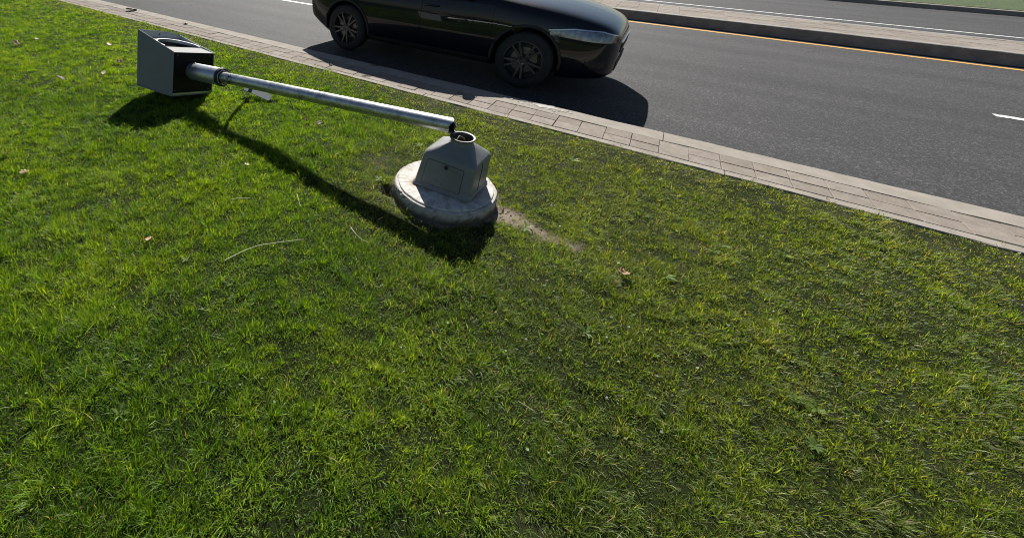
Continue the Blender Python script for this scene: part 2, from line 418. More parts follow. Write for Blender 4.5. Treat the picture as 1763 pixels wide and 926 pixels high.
at = lawn.data.attributes.new('bare', 'FLOAT', 'POINT')
at.data.foreach_set('value', (np.clip(bm_ * (1 - 0.85 * hole_) + 0.16 * thin_mask(X, Y) * sstep(0.5, 0.8, fbm(X, Y, 8, 40)), 0, 1)).ravel().astype(np.float32))

# ---- grass: individual blades in one mesh
def raw_mesh(name, V, quads, tris, m, tint):
    """fast mesh from arrays; tint is one colour per vertex"""
    me = bpy.data.meshes.new(name)
    nq, ntr = len(quads), len(tris)
    me.vertices.add(len(V)); me.vertices.foreach_set('co', np.ascontiguousarray(V, np.float32).ravel())
    loops = np.concatenate([quads.ravel(), tris.ravel()]).astype(np.int32)
    me.loops.add(len(loops)); me.loops.foreach_set('vertex_index', loops)
    me.polygons.add(nq + ntr)
    ls = np.concatenate([np.arange(nq) * 4, nq * 4 + np.arange(ntr) * 3]).astype(np.int32)
    me.polygons.foreach_set('loop_start', ls)
    me.update(calc_edges=True)
    at = me.attributes.new('tint', 'FLOAT_COLOR', 'POINT')
    at.data.foreach_set('color', np.c_[tint, np.ones(len(tint))].astype(np.float32).ravel())
    me.materials.append(m); me.validate()
    o = bpy.data.objects.new(name, me); COL.objects.link(o); return o

def in_view(x, y, pad):
    q = np.c_[x, y, np.full(len(x), 0.02 - CAM_H)] @ np.array([right, -up, fwd]).T
    ok = q[:, 2] > 0.15
    px = 600 + FPX * q[:, 0] / np.maximum(q[:, 2], 0.15); py = 253 + FPX * q[:, 1] / np.maximum(q[:, 2], 0.15)
    return ok & (px > -pad) & (px < 1763 + pad) & (py > -pad) & (py < 926 + pad)
bx, by, boff, btone, bhgt = [], [], [], [], []
r = 0.30
while r < 15:
    dr = 0.1 if r < 3 else 0.25
    k_ = min(1.0, (2.6 / (r + 0.5)) ** 1.25)
    area = math.pi * ((r + dr) ** 2 - r ** 2) * 0.5
    # tufts: blades fanning out of one crown
    nt_ = int(1250 * k_ * area); per = 30
    th = rng.uniform(0, math.pi, nt_); rr = np.sqrt(rng.uniform(r * r, (r + dr) ** 2, nt_))
    tx = rr * np.cos(th); ty = rr * np.sin(th)
    kt = in_view(tx, ty, 260) | ((rng.random(nt_) < 0.5) & (r < 7)); tx, ty = tx[kt], ty[kt]; nt_ = len(tx)
    cnt_ = rng.integers(12, 2 * per - 12, nt_)
    ti = np.repeat(np.arange(nt_), cnt_); n_ = len(ti)
    sg = rng.uniform(0.006, 0.016, nt_)[ti] * (1 + 0.35 * (1 / k_ ** 0.5 - 1)) 
    ox = rng.normal(0, 1, n_); oy = rng.normal(0, 1, n_)
    bx.append(tx[ti] + ox * sg); by.append(ty[ti] + oy * sg); boff.append(np.c_[ox, oy])
    btone.append(rng.normal(0, 0.24, nt_)[ti]); bhgt.append(rng.lognormal(0, 0.24, nt_)[ti])
    # and single blades filling in between
    n_ = int(21000 * k_ * area)
    th = rng.uniform(0, math.pi, n_); rr = np.sqrt(rng.uniform(r * r, (r + dr) ** 2, n_)); x = rr * np.cos(th); y = rr * np.sin(th)
    kt = in_view(x, y, 260) | ((rng.random(n_) < 0.5) & (r < 7)); x, y = x[kt], y[kt]; n_ = len(x)
    bx.append(x); by.append(y); boff.append(rng.normal(0, 1.3, (n_, 2))); btone.append(np.full(n_, -0.06)); bhgt.append(np.full(n_, 0.72))
    r += dr
boff = np.concatenate(boff); btone = np.concatenate(btone); bhgt = np.concatenate(bhgt)
bx = np.concatenate(bx); by = np.concatenate(by)
bv = (bx - GX) * N2[0] + (by - GY) * N2[1]
bare, _h = bare_mask(bx, by); thin = thin_mask(bx, by)
edge_wob = -0.350 + 0.075 * (fbm(bx, by, 5, 50) - 0.5) * 2 + 0.02 * (vnoise(bx, by, 30, 51) - 0.5)
keep = (bv < edge_wob) & (rng.random(len(bx)) > np.clip(bare * 1.0, 0, 0.955)) & (rng.random(len(bx)) > 0.28 * thin) \
       & (np.hypot(bx - FOOT[0], by - FOOT[1]) > 0.322) \
       & (rng.random(len(bx)) < 0.55 + 0.75 * fbm(bx, by, 11, 61, 2))
bx, by, bv, thin, bare, boff, btone, bhgt = bx[keep], by[keep], bv[keep], thin[keep], bare[keep], boff[keep], btone[keep], bhgt[keep]
n = len(bx)
dist = np.hypot(bx, by)
lod = np.clip(((dist + 0.5) / 2.6) ** 0.62, 1.0, 3.2)
lenf = 0.42 + 0.75 * fbm(bx, by, 2.6, 70) + 0.45 * vnoise(bx, by, 8.0, 71)                      # clumpy growth
tuft = sstep(0.60, 0.78, fbm(bx, by, 5.5, 75, 2))
L = rng.lognormal(math.log(0.0285), 0.24, n) * lenf * bhgt * (1 + 0.45 * tuft) * (1 - 0.42 * thin)
# a longer, softer tuft in front of the footing, as in the photo
gl = gpt(700, 480); L *= 1 + 0.7 * (1 - sstep(0.05, 0.22, np.hypot(bx - gl[0], by - gl[1])))
stray = rng.random(n) < 0.004; L = np.where(stray, L * 2.0, L); L = np.clip(L, 0.010, 0.085)
W = rng.uniform(0.0012, 0.0026, n) * lod
# lean: a slowly turning field plus plenty of scatter
fa = fbm(bx, by, 1.9, 81) * 9 + fbm(bx, by, 7, 84, 2) * 5
lx = boff[:, 0] + 0.55 * np.cos(fa); ly = boff[:, 1] + 0.55 * np.sin(fa)
az = np.arctan2(ly, lx) + rng.normal(0, 0.45, n); ro = np.hypot(lx, ly)
t1 = np.clip(0.10 + 0.34 * ro + rng.normal(0, 0.16, n) + 0.2 * thin, 0.02, 1.40); t2 = np.clip(t1 + np.abs(rng.normal(0.42, 0.34, n)), 0, 1.68)
dirx, diry = np.cos(az), np.sin(az)
tw = rng.normal(0, 0.8, n)
sx, sy = -np.sin(az + tw), np.cos(az + tw)
bz = lawn_z(bx, by) - 0.004
P0 = np.c_[bx, by, bz]
P1 = P0 + np.c_[dirx * np.sin(t1), diry * np.sin(t1), np.cos(t1)] * (L * 0.55)[:, None]
P2 = P1 + np.c_[dirx * np.sin(t2), diry * np.sin(t2), np.cos(t2)] * (L * 0.45)[:, None]
SD = np.c_[sx, sy, np.zeros(n)]
V = np.empty((n, 5, 3))
V[:, 0] = P0 - SD * (W * 0.5)[:, None]; V[:, 1] = P0 + SD * (W * 0.5)[:, None]
V[:, 2] = P1 - SD * (W * 0.46)[:, None]; V[:, 3] = P1 + SD * (W * 0.46)[:, None]; V[:, 4] = P2
# colour of each blade
pal = np.array([(0.040, 0.098, 0.007), (0.100, 0.188, 0.009), (0.180, 0.262, 0.012)])
tone = np.clip(0.45 + 0.9 * (fbm(bx, by, 1.6, 90) - 0.5) + 0.55 * (fbm(bx, by, 9, 93, 2) - 0.5) + btone + rng.normal(0, 0.17, n), 0, 1)[:, None]
c = np.where(tone < 0.5, pal[0] + (pal[1] - pal[0]) * tone * 2, pal[1] + (pal[2] - pal[1]) * (tone * 2 - 1))
olive = np.array([0.150, 0.170, 0.045]); c = c + (olive - c) * np.clip(0.85 * thin * rng.random(n) + 0.55 * sstep(0.0, 1.7, bx + 0.8 * (fbm(bx, by, 1.3, 95) - 0.5)) * rng.random(n), 0, 0.9)[:, None]
straw = rng.random(n) < (0.032 * sstep(0.42, 0.60, fbm(bx, by, 4.0, 97)) + 0.012 + 0.17 * thin + 0.15 * bare)
sc = np.array([0.29, 0.25, 0.145]) * rng.uniform(0.5, 1.15, n)[:, None]
c[straw] = sc[straw]
c *= rng.lognormal(0.02, 0.24, n)[:, None]
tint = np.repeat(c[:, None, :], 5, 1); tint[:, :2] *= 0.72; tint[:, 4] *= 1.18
i = np.arange(n) * 5
quads = np.c_[i, i + 1, i + 3, i + 2]; tris = np.c_[i + 2, i + 3, i + 4]
# small round weed leaves (clover) where the turf is thin
m_ = 3000
cx = rng.uniform(-1.2, 4.0, m_ * 5); cy = rng.uniform(0.7, 4.2, m_ * 5)
cvv = (cx - GX) * N2[0] + (cy - GY) * N2[1]
pick = (cvv < -0.40) & (rng.random(len(cx)) < 0.15 + 0.9 * thin_mask(cx, cy) * sstep(0.42, 0.62, fbm(cx, cy, 4.5, 99))) & (bare_mask(cx, cy)[0] < 0.4) \
       & (np.hypot(cx - FOOT[0], cy - FOOT[1]) > 0.345)
cx, cy = cx[pick][:m_], cy[pick][:m_]; k = len(cx)
ra = rng.uniform(0.003, 0.0075, k); cz = lawn_z(cx, cy) + rng.uniform(0.008, 0.026, k)
nx, ny = rng.normal(0, 0.4, k), rng.normal(0, 0.4, k); ph = rng.uniform(0, 6.28, k)
CV = np.empty((k, 4, 3))
for j, (a, e) in enumerate(((0, 1.0), (1.57, 0.8), (3.14, 1.0), (4.71, 0.8))):
    ox, oy = ra * e * np.cos(ph + a), ra * e * np.sin(ph + a)
    CV[:, j] = np.c_[cx + ox, cy + oy, cz + ox * nx + oy * ny]
cc = np.array([0.060, 0.125, 0.024]) * rng.lognormal(0, 0.3, k)[:, None]
wp = [gpt(987, 279, 0)[:2], gpt(905, 395, 0)[:2], gpt(1143, 480, 0)[:2], gpt(652, 312, 0)[:2]]
while len(wp) < 34:
    q = np.array([rng.uniform(-2.5, 4.0), rng.uniform(0.7, 3.6)])
    if (q[0] - GX) * N2[0] + (q[1] - GY) * N2[1] < -0.5 and np.hypot(*(q - FOOT)) > 0.5: wp.append(q)
WV = []; WC = []
for wi, q in enumerate(wp):
    big = 1.0 if wi < 4 else rng.uniform(0.45, 0.8); nl = rng.integers(6, 11); z0 = float(lawn_z(q[:1], q[1:])[0]) + 0.012
    for li in range(nl):
        a = 2 * math.pi * li / nl + rng.normal(0, 0.25); l_ = big * rng.uniform(0.030, 0.055); w_ = l_ * rng.uniform(0.20, 0.32); rise = rng.uniform(0.15, 0.75)
        dv = np.array([math.cos(a), math.sin(a), 0]); sv = np.array([-math.sin(a), math.cos(a), 0]); o_ = np.array([q[0], q[1], z0])
        p0 = o_; p1 = o_ + dv * l_ * 0.5 + np.array([0, 0, l_ * 0.5 * rise]); p2 = o_ + dv * l_ + np.array([0, 0, l_ * (rise * 0.55)])
        WV.append([p0, p1 + sv * w_ * 0.5, p2, p1 - sv * w_ * 0.5]); WC.append(np.array([0.115, 0.185, 0.045]) * rng.uniform(0.7, 1.25))
CV = np.concatenate([CV, np.array(WV)]); cc = np.concatenate([cc, np.array(WC)]); k = len(CV)
V = np.concatenate([V.reshape(-1, 3), CV.reshape(-1, 3)]); tint = np.concatenate([tint.reshape(-1, 3), np.repeat(cc[:, None], 4, 1).reshape(-1, 3)])
q2 = (n * 5 + np.arange(k * 4)).reshape(-1, 4)
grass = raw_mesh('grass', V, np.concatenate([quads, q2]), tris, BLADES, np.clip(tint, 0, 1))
tag(grass, kind='stuff', label='short green mown grass covering the lawn', cat='grass')
print('grass blades', n)

# ================================================================ THINGS
CONCRETE = None
def mat_footing():
    m, nt, bs = newmat('footing_concrete')
    n = noise_node(nt, 9, 6, 0.65); n2 = noise_node(nt, 55, 5, 0.65); n3 = noise_node(nt, 220, 3)
    c = ramp(nt, n.outputs['Fac'], [(0.3, (0.42, 0.405, 0.375)), (0.7, (0.57, 0.555, 0.53))]).outputs['Color']
    c = mix(nt, 0.8, c, ramp(nt, n2.outputs['Fac'], [(0.28, (0.55, 0.52, 0.48)), (0.5, (1.0, 1.0, 1.0)), (0.75, (1.12, 1.12, 1.12))]).outputs['Color'], 'MULTIPLY')
    st = nt.nodes.new('ShaderNodeAttribute'); st.attribute_name = 'stain'; st.attribute_type = 'GEOMETRY'
    c = mix(nt, st.outputs['Fac'], c, (0.23, 0.155, 0.075))
    dt = nt.nodes.new('ShaderNodeAttribute'); dt.attribute_name = 'dirt'; dt.attribute_type = 'GEOMETRY'
    c = mix(nt, dt.outputs['Fac'], c, (0.115, 0.092, 0.066))
    nt.links.new(c, bs.inputs['Base Color']); bs.inputs['Roughness'].default_value = 0.9; bs.inputs['Specular IOR Level'].default_value = 0.25
    ad = nt.nodes.new('ShaderNodeMath'); ad.operation = 'ADD'; nt.links.new(n2.outputs['Fac'], ad.inputs[0]); nt.links.new(n3.outputs['Fac'], ad.inputs[1])
    bump(nt, bs, ad.outputs[0], 0.25, 0.003); return m
FZ = 0.088
prof = [(FZ - 0.002, 0.0001)] + [(FZ - 0.002 + 0.002 * (q / 10), 0.262 * q / 10) for q in range(1, 11)] + \
       [(FZ, 0.270), (FZ - 0.0005, 0.2785), (FZ - 0.003, 0.2815), (FZ - 0.010, 0.2825), (FZ - 0.0105, 0.2860), (FZ - 0.0085, 0.2900), (FZ - 0.010, 0.2985), (FZ - 0.015, 0.3025), (FZ - 0.024, 0.3045), (FZ - 0.036, 0.3055), (0.035, 0.3065), (0.018, 0.3075), (0.0, 0.3095), (-0.03, 0.312), (-0.12, 0.312)]
SEG = 120
v, f = revolve(prof, (FOOT[0], FOOT[1], 0), (0, 0, 1), SEG)
v = np.array(v); d = v[:, :2] - FOOT; rr = np.hypot(d[:, 0], d[:, 1]); th = np.arctan2(d[:, 1], d[:, 0])
nz = fbm(np.cos(th) * 1.5, np.sin(th) * 1.5 + v[:, 2] * 9, 2.2, 44)
nf = fbm(np.cos(th) * 3 + 4, np.sin(th) * 3 + v[:, 2] * 30, 5, 46)
fac = sstep(0.25, 0.29, rr)
dr = fac * ((nz - 0.5) * 0.006 + (nf - 0.5) * 0.0035)
lip = np.exp(-((v[:, 2] - (FZ - 0.014)) / 0.005) ** 2) * sstep(0.55, 0.68, nf) * 0.012 * (rr > 0.28)   # chips along the rim
v[:, :2] += (d / np.maximum(rr, 1e-6)[:, None]) * (dr - lip + 0.006 * sstep(0.2, 0.3, rr))[:, None]
v[:, 2] += (rr < 0.28) * (fbm(v[:, 0], v[:, 1], 14, 52) - 0.5) * 0.003
foot = empty('concrete_footing', (FOOT[0], FOOT[1], 0))
COL.objects.unlink(foot); bpy.data.objects.remove(foot)
foot = mesh('concrete_footing', v - np.array([FOOT[0], FOOT[1], 0]), f, mat_footing(), smooth=True, angle=24)
foot.location = (FOOT[0], FOOT[1], 0)
tag(foot, 'round pale concrete footing with chipped rim set into the lawn', 'footing')
CB = [np.array([0.401, 2.144]), np.array([0.696, 1.953]), np.array([0.871, 2.189])]; CB.append(CB[0] + CB[2] - CB[1])   # base corners L,F,R,B
def dist_quad(P, Q):
    dmin = np.full(len(P), 9.0)
    for k in range(4):
        a, b = Q[k], Q[(k + 1) % 4]; ab = b - a
        t = np.clip(((P - a) @ ab) / (ab @ ab), 0, 1); dmin = np.minimum(dmin, np.hypot(*(P - a - t[:, None] * ab).T))
    return dmin
dq = dist_quad(v[:, :2], CB)
stain = (1 - sstep(0.0, 0.05, dq + (fbm(v[:, 0], v[:, 1], 60, 3) - 0.5) * 0.05)) * sstep(0.35, 0.6, fbm(v[:, 0], v[:, 1], 22, 7)) * (v[:, 2] > FZ - 0.01) * 0.8
dirt = np.clip((1 - sstep(0.0, 0.045, v[:, 2] - 0.012 - (nf - 0.5) * 0.035)) * 0.9 + (rr > 0.283) * 0.26 + (rr > 0.22) * sstep(0.50, 0.72, nf) * 0.34, 0, 1)
for nm, val in (('stain', stain), ('dirt', dirt)):
    a_ = foot.data.attributes.new(nm, 'FLOAT', 'POINT'); a_.data.foreach_set('value', val.astype(np.float32))

# ---------------- pedestal (cast aluminium breakaway base)
CAST = surf('cast_aluminium', (0.145, 0.152, 0.154), (0.215, 0.221, 0.224), 6, (0.42, 0.6), metallic=0.2, bscale=60, bstr=0.07, bdist=0.0015, speck=(26, 0.66, 0.14, (0.17, 0.165, 0.155)))
CAST_DOOR = surf('cast_door', (0.135, 0.143, 0.142), (0.195, 0.203, 0.203), 8, (0.45, 0.62), metallic=0.2, bscale=60, bstr=0.07, bdist=0.0015)
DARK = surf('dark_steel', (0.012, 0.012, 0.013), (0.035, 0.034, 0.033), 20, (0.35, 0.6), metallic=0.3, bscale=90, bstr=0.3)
BOLT = surf('bolt_steel', (0.10, 0.095, 0.09), (0.22, 0.21, 0.20), 60, (0.3, 0.5), metallic=0.9)
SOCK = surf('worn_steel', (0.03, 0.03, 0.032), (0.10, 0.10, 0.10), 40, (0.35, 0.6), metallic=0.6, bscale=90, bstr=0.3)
PED_LOC = np.array([0.636, 2.167, FZ])
ped = empty('pedestal', PED_LOC, 'grey cast metal pedestal with open round neck and access door on the concrete footing', 'pedestal')
SH = [np.array([0.463, 2.182]), np.array([0.705, 1.989]), np.array([0.856, 2.194])]; SH.append(SH[0] + SH[2] - SH[1]); _c = sum(SH) / 4; SH = [_c + (q - _c) * 1.075 for q in SH]
NK = np.array([0.6635, 2.161]); NZ = 0.407
def rrect(Q, rad, z, per=9):
    """rounded outline of a parallelogram given by 4 corners"""
    out = []
    for k in range(4):
        p = Q[k]; a = Q[k - 1] - p; b = Q[(k + 1) % 4] - p
        a = a / np.linalg.norm(a); b = b / np.linalg.norm(b)
        A = p + a * rad; B_ = p + b * rad
        for j in range(per):
            t = j / (per - 1); q = (1 - t) ** 2 * A + 2 * t * (1 - t) * p + t * t * B_
            out.append(q)
        # straight side, subdivided
        nxt = Q[(k + 1) % 4]; bb = nxt - p; l = np.linalg.norm(bb); bb = bb / l
        for j in range(1, 8):
            t = j / 8; out.append(p + bb * (rad + (l - 2 * rad) * t))
    return np.c_[np.array(out), np.full(len(out), z)]
def lerpQ(A, B_, t): return [a * (1 - t) + b * t for a, b in zip(A, B_)]
def inset(Q, d):
    c = sum(Q) / 4; return [c + (q - c) * (1 - d / np.linalg.norm(q - c)) for q in Q]
ZB, ZS = FZ + 0.0015, 0.292
rings = [rrect(inset(CB, -0.010), 0.030, ZB), rrect(inset(CB, -0.010), 0.030, ZB + 0.010), rrect(inset(CB, -0.003), 0.030, ZB + 0.015)]
for t in np.linspace(0.12, 0.90, 8):
    rings.append(rrect(lerpQ(CB, SH, t), 0.032 + 0.006 * t, ZB + (ZS - ZB) * t))
rings.append(rrect(inset(lerpQ(CB, SH, 0.97), 0.001), 0.040, ZB + (ZS - ZB) * 0.965))
rings.append(rrect(inset(SH, 0.006), 0.042, ZS + 0.003))
base_top = rrect(inset(SH, 0.014), 0.042, ZS + 0.010); rings.append(base_top)
cen = np.array([NK[0], NK[1]])
nring = len(base_top)
angs = np.arctan2(base_top[:, 1] - cen[1], base_top[:, 0] - cen[0])
def circ(rad, z): return np.c_[cen[0] + rad * np.cos(angs), cen[1] + rad * np.sin(angs), np.full(nring, z)]
neck0 = circ(0.066, NZ - 0.036)
for t in (0.2, 0.4, 0.6, 0.78, 0.92):
    m_ = base_top * (1 - t) + neck0 * t; m_[:, 2] = base_top[:, 2] * (1 - t) + neck0[:, 2] * t
    rings.append(m_)
rings += [neck0, circ(0.0635, NZ - 0.028), circ(0.0635, NZ - 0.016), circ(0.070, NZ - 0.013), circ(0.073, NZ - 0.010), circ(0.073, NZ - 0.006), circ(0.062, NZ - 0.006), circ(0.0615, NZ - 0.12)]
v = np.concatenate(rings); f = []
for k in range(len(rings) - 1):
    for i in range(nring):
        j = (i + 1) % nring; f.append((k * nring + i, k * nring + j, (k + 1) * nring + j, (k + 1) * nring + i))
f.append(tuple((len(rings) - 1) * nring + i for i in range(nring)))
body = mesh('body', v, f, CAST, ped, smooth=True, angle=48)
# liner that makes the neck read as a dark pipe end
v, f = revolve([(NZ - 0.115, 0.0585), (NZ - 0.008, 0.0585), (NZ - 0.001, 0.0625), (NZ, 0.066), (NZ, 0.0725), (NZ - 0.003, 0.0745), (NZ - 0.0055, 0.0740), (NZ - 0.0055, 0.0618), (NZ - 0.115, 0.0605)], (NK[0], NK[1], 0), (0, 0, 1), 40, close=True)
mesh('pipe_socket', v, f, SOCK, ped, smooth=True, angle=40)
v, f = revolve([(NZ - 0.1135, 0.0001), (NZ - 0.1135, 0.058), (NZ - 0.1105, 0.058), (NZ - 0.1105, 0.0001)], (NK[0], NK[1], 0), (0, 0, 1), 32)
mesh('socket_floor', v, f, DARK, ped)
cb_ = np.array([NK[0], NK[1], NZ]); cpts = [cb_ + np.array(q) for q in ((0.02, 0.01, -0.11), (0.03, 0.005, -0.06), (0.012, 0.02, -0.02), (-0.012, 0.028, -0.012), (-0.03, 0.012, -0.035))]
v, f = tube(cpts, 0.0055, 8); mesh('cable', v, f, surf('cable_sheath', (0.09, 0.07, 0.03), (0.16, 0.12, 0.05), 40, (0.5, 0.6)), ped, smooth=True, angle=50)
# access door on the face towards the viewer (between corners L and F)
def face_frame(a0, a1, b0, b1, z0, z1):
    """bilinear face: s along a->b, t up"""
    def P(s, t):
        q = (np.append(a0, z0) * (1 - s) + np.append(b0, z0) * s) * (1 - t) + (np.append(a1, z1) * (1 - s) + np.append(b1, z1) * s) * t
        return q
    nrm = np.cross(P(1, 0) - P(0, 0), P(0, 1) - P(0, 0)); nrm /= np.linalg.norm(nrm)
    return P, nrm
PF, nf_ = face_frame(CB[0], SH[0], CB[1], SH[1], ZB, ZS)
if nf_[1] > 0: nf_ = -nf_
def slab_on(P, nrm, outline, d0, d1):
    """a plate with the outline (s,t) standing from d0 to d1 off the face"""
    k = len(outline); a = [P(s, t) + nrm * d0 for s, t in outline]; b = [P(s, t) + nrm * d1 for s, t in outline]
    ins = 0.985; cs = sum(o[0] for o in outline) / k; ct = sum(o[1] for o in outline) / k
    c = [P(cs + (s - cs) * ins, ct + (t - ct) * ins) + nrm * (d1 + 0.0008) for s, t in outline]
    vv = a + b + c
    ff = [tuple(range(2 * k, 3 * k)), tuple(range(k))] + [(j, (j + 1) % k, k + (j + 1) % k, k + j) for j in range(k)] + [(k + j, k + (j + 1) % k, 2 * k + (j + 1) % k, 2 * k + j) for j in range(k)]
    return vv, ff
def rounded(s0, s1, t0, t1, r_, per=5, asp=1.0):
    o = []
    for cx_, cy_, a0 in ((s1 - r_, t1 - r_ * asp, 0), (s0 + r_, t1 - r_ * asp, 90), (s0 + r_, t0 + r_ * asp, 180), (s1 - r_, t0 + r_ * asp, 270)):
        for j in range(per):
            a = math.radians(a0 + 90 * j / (per - 1)); o.append((cx_ + r_ * math.cos(a), cy_ + r_ * asp * math.sin(a)))
    return o
v, f = slab_on(PF, nf_, rounded(0.131, 0.829, 0.124, 0.866, 0.034, asp=1.5), -0.004, 0.0006); mesh('door_gap', v, f, DARK, ped)
v, f = slab_on(PF, nf_, rounded(0.139, 0.821, 0.134, 0.856, 0.032, asp=1.5), -0.003, 0.0026); door = mesh('access_door', v, f, CAST_DOOR, ped)
v, f = slab_on(PF, nf_, rounded(0.53, 0.78, 0.56, 0.73, 0.012, asp=1.5), 0.0015, 0.0042); mesh('raised_panel', v, f, CAST_DOOR, door)
v, f = slab_on(PF, nf_, rounded(0.36, 0.50, 0.18, 0.30, 0.012, asp=1.5), 0.0015, 0.0042); mesh('raised_panel', v, f, CAST_DOOR, door)
bo = PF(0.505, 0.775)
v, f = revolve([(0.001, 0.0125), (0.007, 0.0125), (0.010, 0.010), (0.0105, 0.006), (0.005, 0.005)], bo, nf_, 16); mesh('bolt', v, f, DARK, door, smooth=True, angle=30)
# a casting seam down the right-hand face
PR, nr_ = face_frame(CB[1], SH[1], CB[2], SH[2], ZB, ZS)
if nr_ @ np.array([1, -0.5, 0]) < 0: nr_ = -nr_
v, f = slab_on(PR, nr_, [(0.435, 0.03), (0.455, 0.03), (0.455, 0.985), (0.435, 0.985)], -0.004, 0.0012); mesh('seam', v, f, DARK, ped)
PR2, nr2 = face_frame(SH[1], neck0[np.argmin(np.hypot(*(neck0[:, :2] - SH[1]).T)), :2], SH[2], neck0[np.argmin(np.hypot(*(neck0[:, :2] - SH[2]).T)), :2], ZS, NZ - 0.036)

# ---------------- toppled post with its box head
GALV = None
def mat_galv():
    m, nt, bs = newmat('galvanised_steel')
    tc = nt.nodes.new('ShaderNodeTexCoord'); mp = nt.nodes.new('ShaderNodeMapping'); mp.inputs['Scale'].default_value = (1, 1, 1)
    vo = nt.nodes.new('ShaderNodeTexVoronoi'); vo.inputs['Scale'].default_value = 75; nt.links.new(tc.outputs['Object'], vo.inputs['Vector'])
    n = noise_node(nt, 16, 5, 0.6)
    sep = nt.nodes.new('ShaderNodeSeparateColor'); nt.links.new(vo.outputs['Color'], sep.inputs[0])
    c = ramp(nt, sep.outputs[0], [(0, (0.44, 0.45, 0.46)), (1, (0.58, 0.59, 0.60))]).outputs['Color']
    c = mix(nt, 0.8, c, ramp(nt, n.outputs['Fac'], [(0.32, (0.70, 0.69, 0.67)), (0.6, (1.05, 1.05, 1.05))]).outputs['Color'], 'MULTIPLY')
    sf = nt.nodes.new('ShaderNodeAttribute'); sf.attribute_name = 'scuff'; sf.attribute_type = 'GEOMETRY'
    nn = noise_node(nt, 48, 4, 0.6); rm = ramp(nt, nn.outputs['Fac'], [(0.46, (0, 0, 0)), (0.54, (1, 1, 1))])
    ml = nt.nodes.new('ShaderNodeMath'); ml.operation = 'MULTIPLY'; nt.links.new(sf.outputs['Fac'], ml.inputs[0]); nt.links.new(rm.outputs['Color'], ml.inputs[1])
    c = mix(nt, ml.outputs[0], c, (0.05, 0.05, 0.052))
    nt.links.new(c, bs.inputs['Base Color']); bs.inputs['Metallic'].default_value = 0.9
    mr = nt.nodes.new('ShaderNodeMapRange'); mr.inputs['To Min'].default_value = 0.26; mr.inputs['To Max'].default_value = 0.44
    nt.links.new(n.outputs['Fac'], mr.inputs['Value']); nt.links.new(mr.outputs[0], bs.inputs['Roughness'])
    nb = noise_node(nt, 9, 3); bump(nt, bs, nb.outputs['Fac'], 0.12, 0.004); return m
GALV = mat_galv()
SLEEVE = surf('sleeve_aluminium', (0.46, 0.475, 0.49), (0.56, 0.575, 0.59), 10, (0.30, 0.42), metallic=0.75, bscale=30, bstr=0.06, bdist=0.002)
BOXGREY = surf('grey_painted_sheet', (0.185, 0.192, 0.188), (0.21, 0.217, 0.213), 5, (0.6, 0.72), metallic=0.0, spec=0.2, bscale=5, bstr=0.10, bdist=0.01, speck=(34, 0.70, 0.08, (0.15, 0.155, 0.155)))
BOXDARK = surf('black_painted_sheet', (0.004, 0.004, 0.0045), (0.009, 0.009, 0.010), 8, (0.4, 0.55), spec=0.15, bscale=6, bstr=0.1, bdist=0.006)
BOX_SKYLIT = surf('grey_sheet_skylit', (0.36, 0.39, 0.42), (0.41, 0.44, 0.47), 5, (0.45, 0.6), spec=0.3)  # box grey made lighter and bluer, painting in sky light inside the hood
LENS = surf('dark_window', (0.004, 0.004, 0.005), (0.008, 0.008, 0.010), 4, (0.08, 0.16), coat=0.6)
PN = np.array([0.6014, 2.1949, 0.4592]); PFAR = np.array([-1.1003, 3.3689, 0.2978])
AX = PFAR - PN; PL = np.linalg.norm(AX); AX /= PL
POST_LOC = np.array([PN[0], PN[1], 0.0])
post = empty('toppled_post', POST_LOC, 'toppled galvanised steel post with a hooded grey box head lying across the lawn', 'post')
# pole: hollow, with the torn near end
seg = 48; Lp = PL + 0.12; path = []
NS = 60
a_, s_, t_ = basis(AX)
v = []; sc_ = []
for k in range(NS + 1):
    d = Lp * k / NS; rad = 0.0445 + 0.0022 * (d / Lp)
    for i in range(seg):
        th = 2 * math.pi * i / seg
        e_ = 0.0
        if k == 0: e_ = 0.010 * math.sin(th * 2 + 0.6) + 0.006 * math.sin(5 * th) + rng.normal(0, 0.0025)
        elif k == 1: e_ = 0.0
        v.append(PN + AX * (d + e_) + rad * (math.cos(th) * s_ + math.sin(th) * t_))
        q = d - PL
        sc_.append(float(math.exp(-((q + 0.13) / 0.06) ** 2)) * 0.95 + 0.45 * float(sstep(0.60, 0.72, fbm(d * 1.0, th * 0.06, 9, 33))))
no = len(v)
for k, d in enumerate((0.0, 0.25)):             # inner wall
    for i in range(seg):
        th = 2 * math.pi * i / seg; e_ = (0.010 * math.sin(th * 2 + 0.6) + 0.006 * math.sin(5 * th)) if k == 0 else 0
        v.append(PN + AX * (d + e_) + 0.0395 * (math.cos(th) * s_ + math.sin(th) * t_)); sc_.append(1.0)
f = [(k * seg + i, k * seg + (i + 1) % seg, (k + 1) * seg + (i + 1) % seg, (k + 1) * seg + i) for k in range(NS) for i in range(seg)]
f += [(i, (i + 1) % seg, no + (i + 1) % seg, no + i) for i in range(seg)]
f += [(no + i, no + (i + 1) % seg, no + seg + (i + 1) % seg, no + seg + i) for i in range(seg)]
f += [tuple(no + seg + i for i in range(seg)), tuple(NS * seg + i for i in range(seg))]
pole = mesh('pole', v, f, GALV, post, smooth=True, angle=40)
a_at = pole.data.attributes.new('scuff', 'FLOAT', 'POINT'); a_at.data.foreach_set('value', np.array(sc_, np.float32))
# dark tube inside the broken end
v, f = revolve([(0.004, 0.0388), (0.20, 0.0388), (0.20, 0.0001)], PN, AX, 36); f = f[:-2] + f[-1:]
mesh('dark_inner_tube', v, f, DARK, post, smooth=True, angle=40)

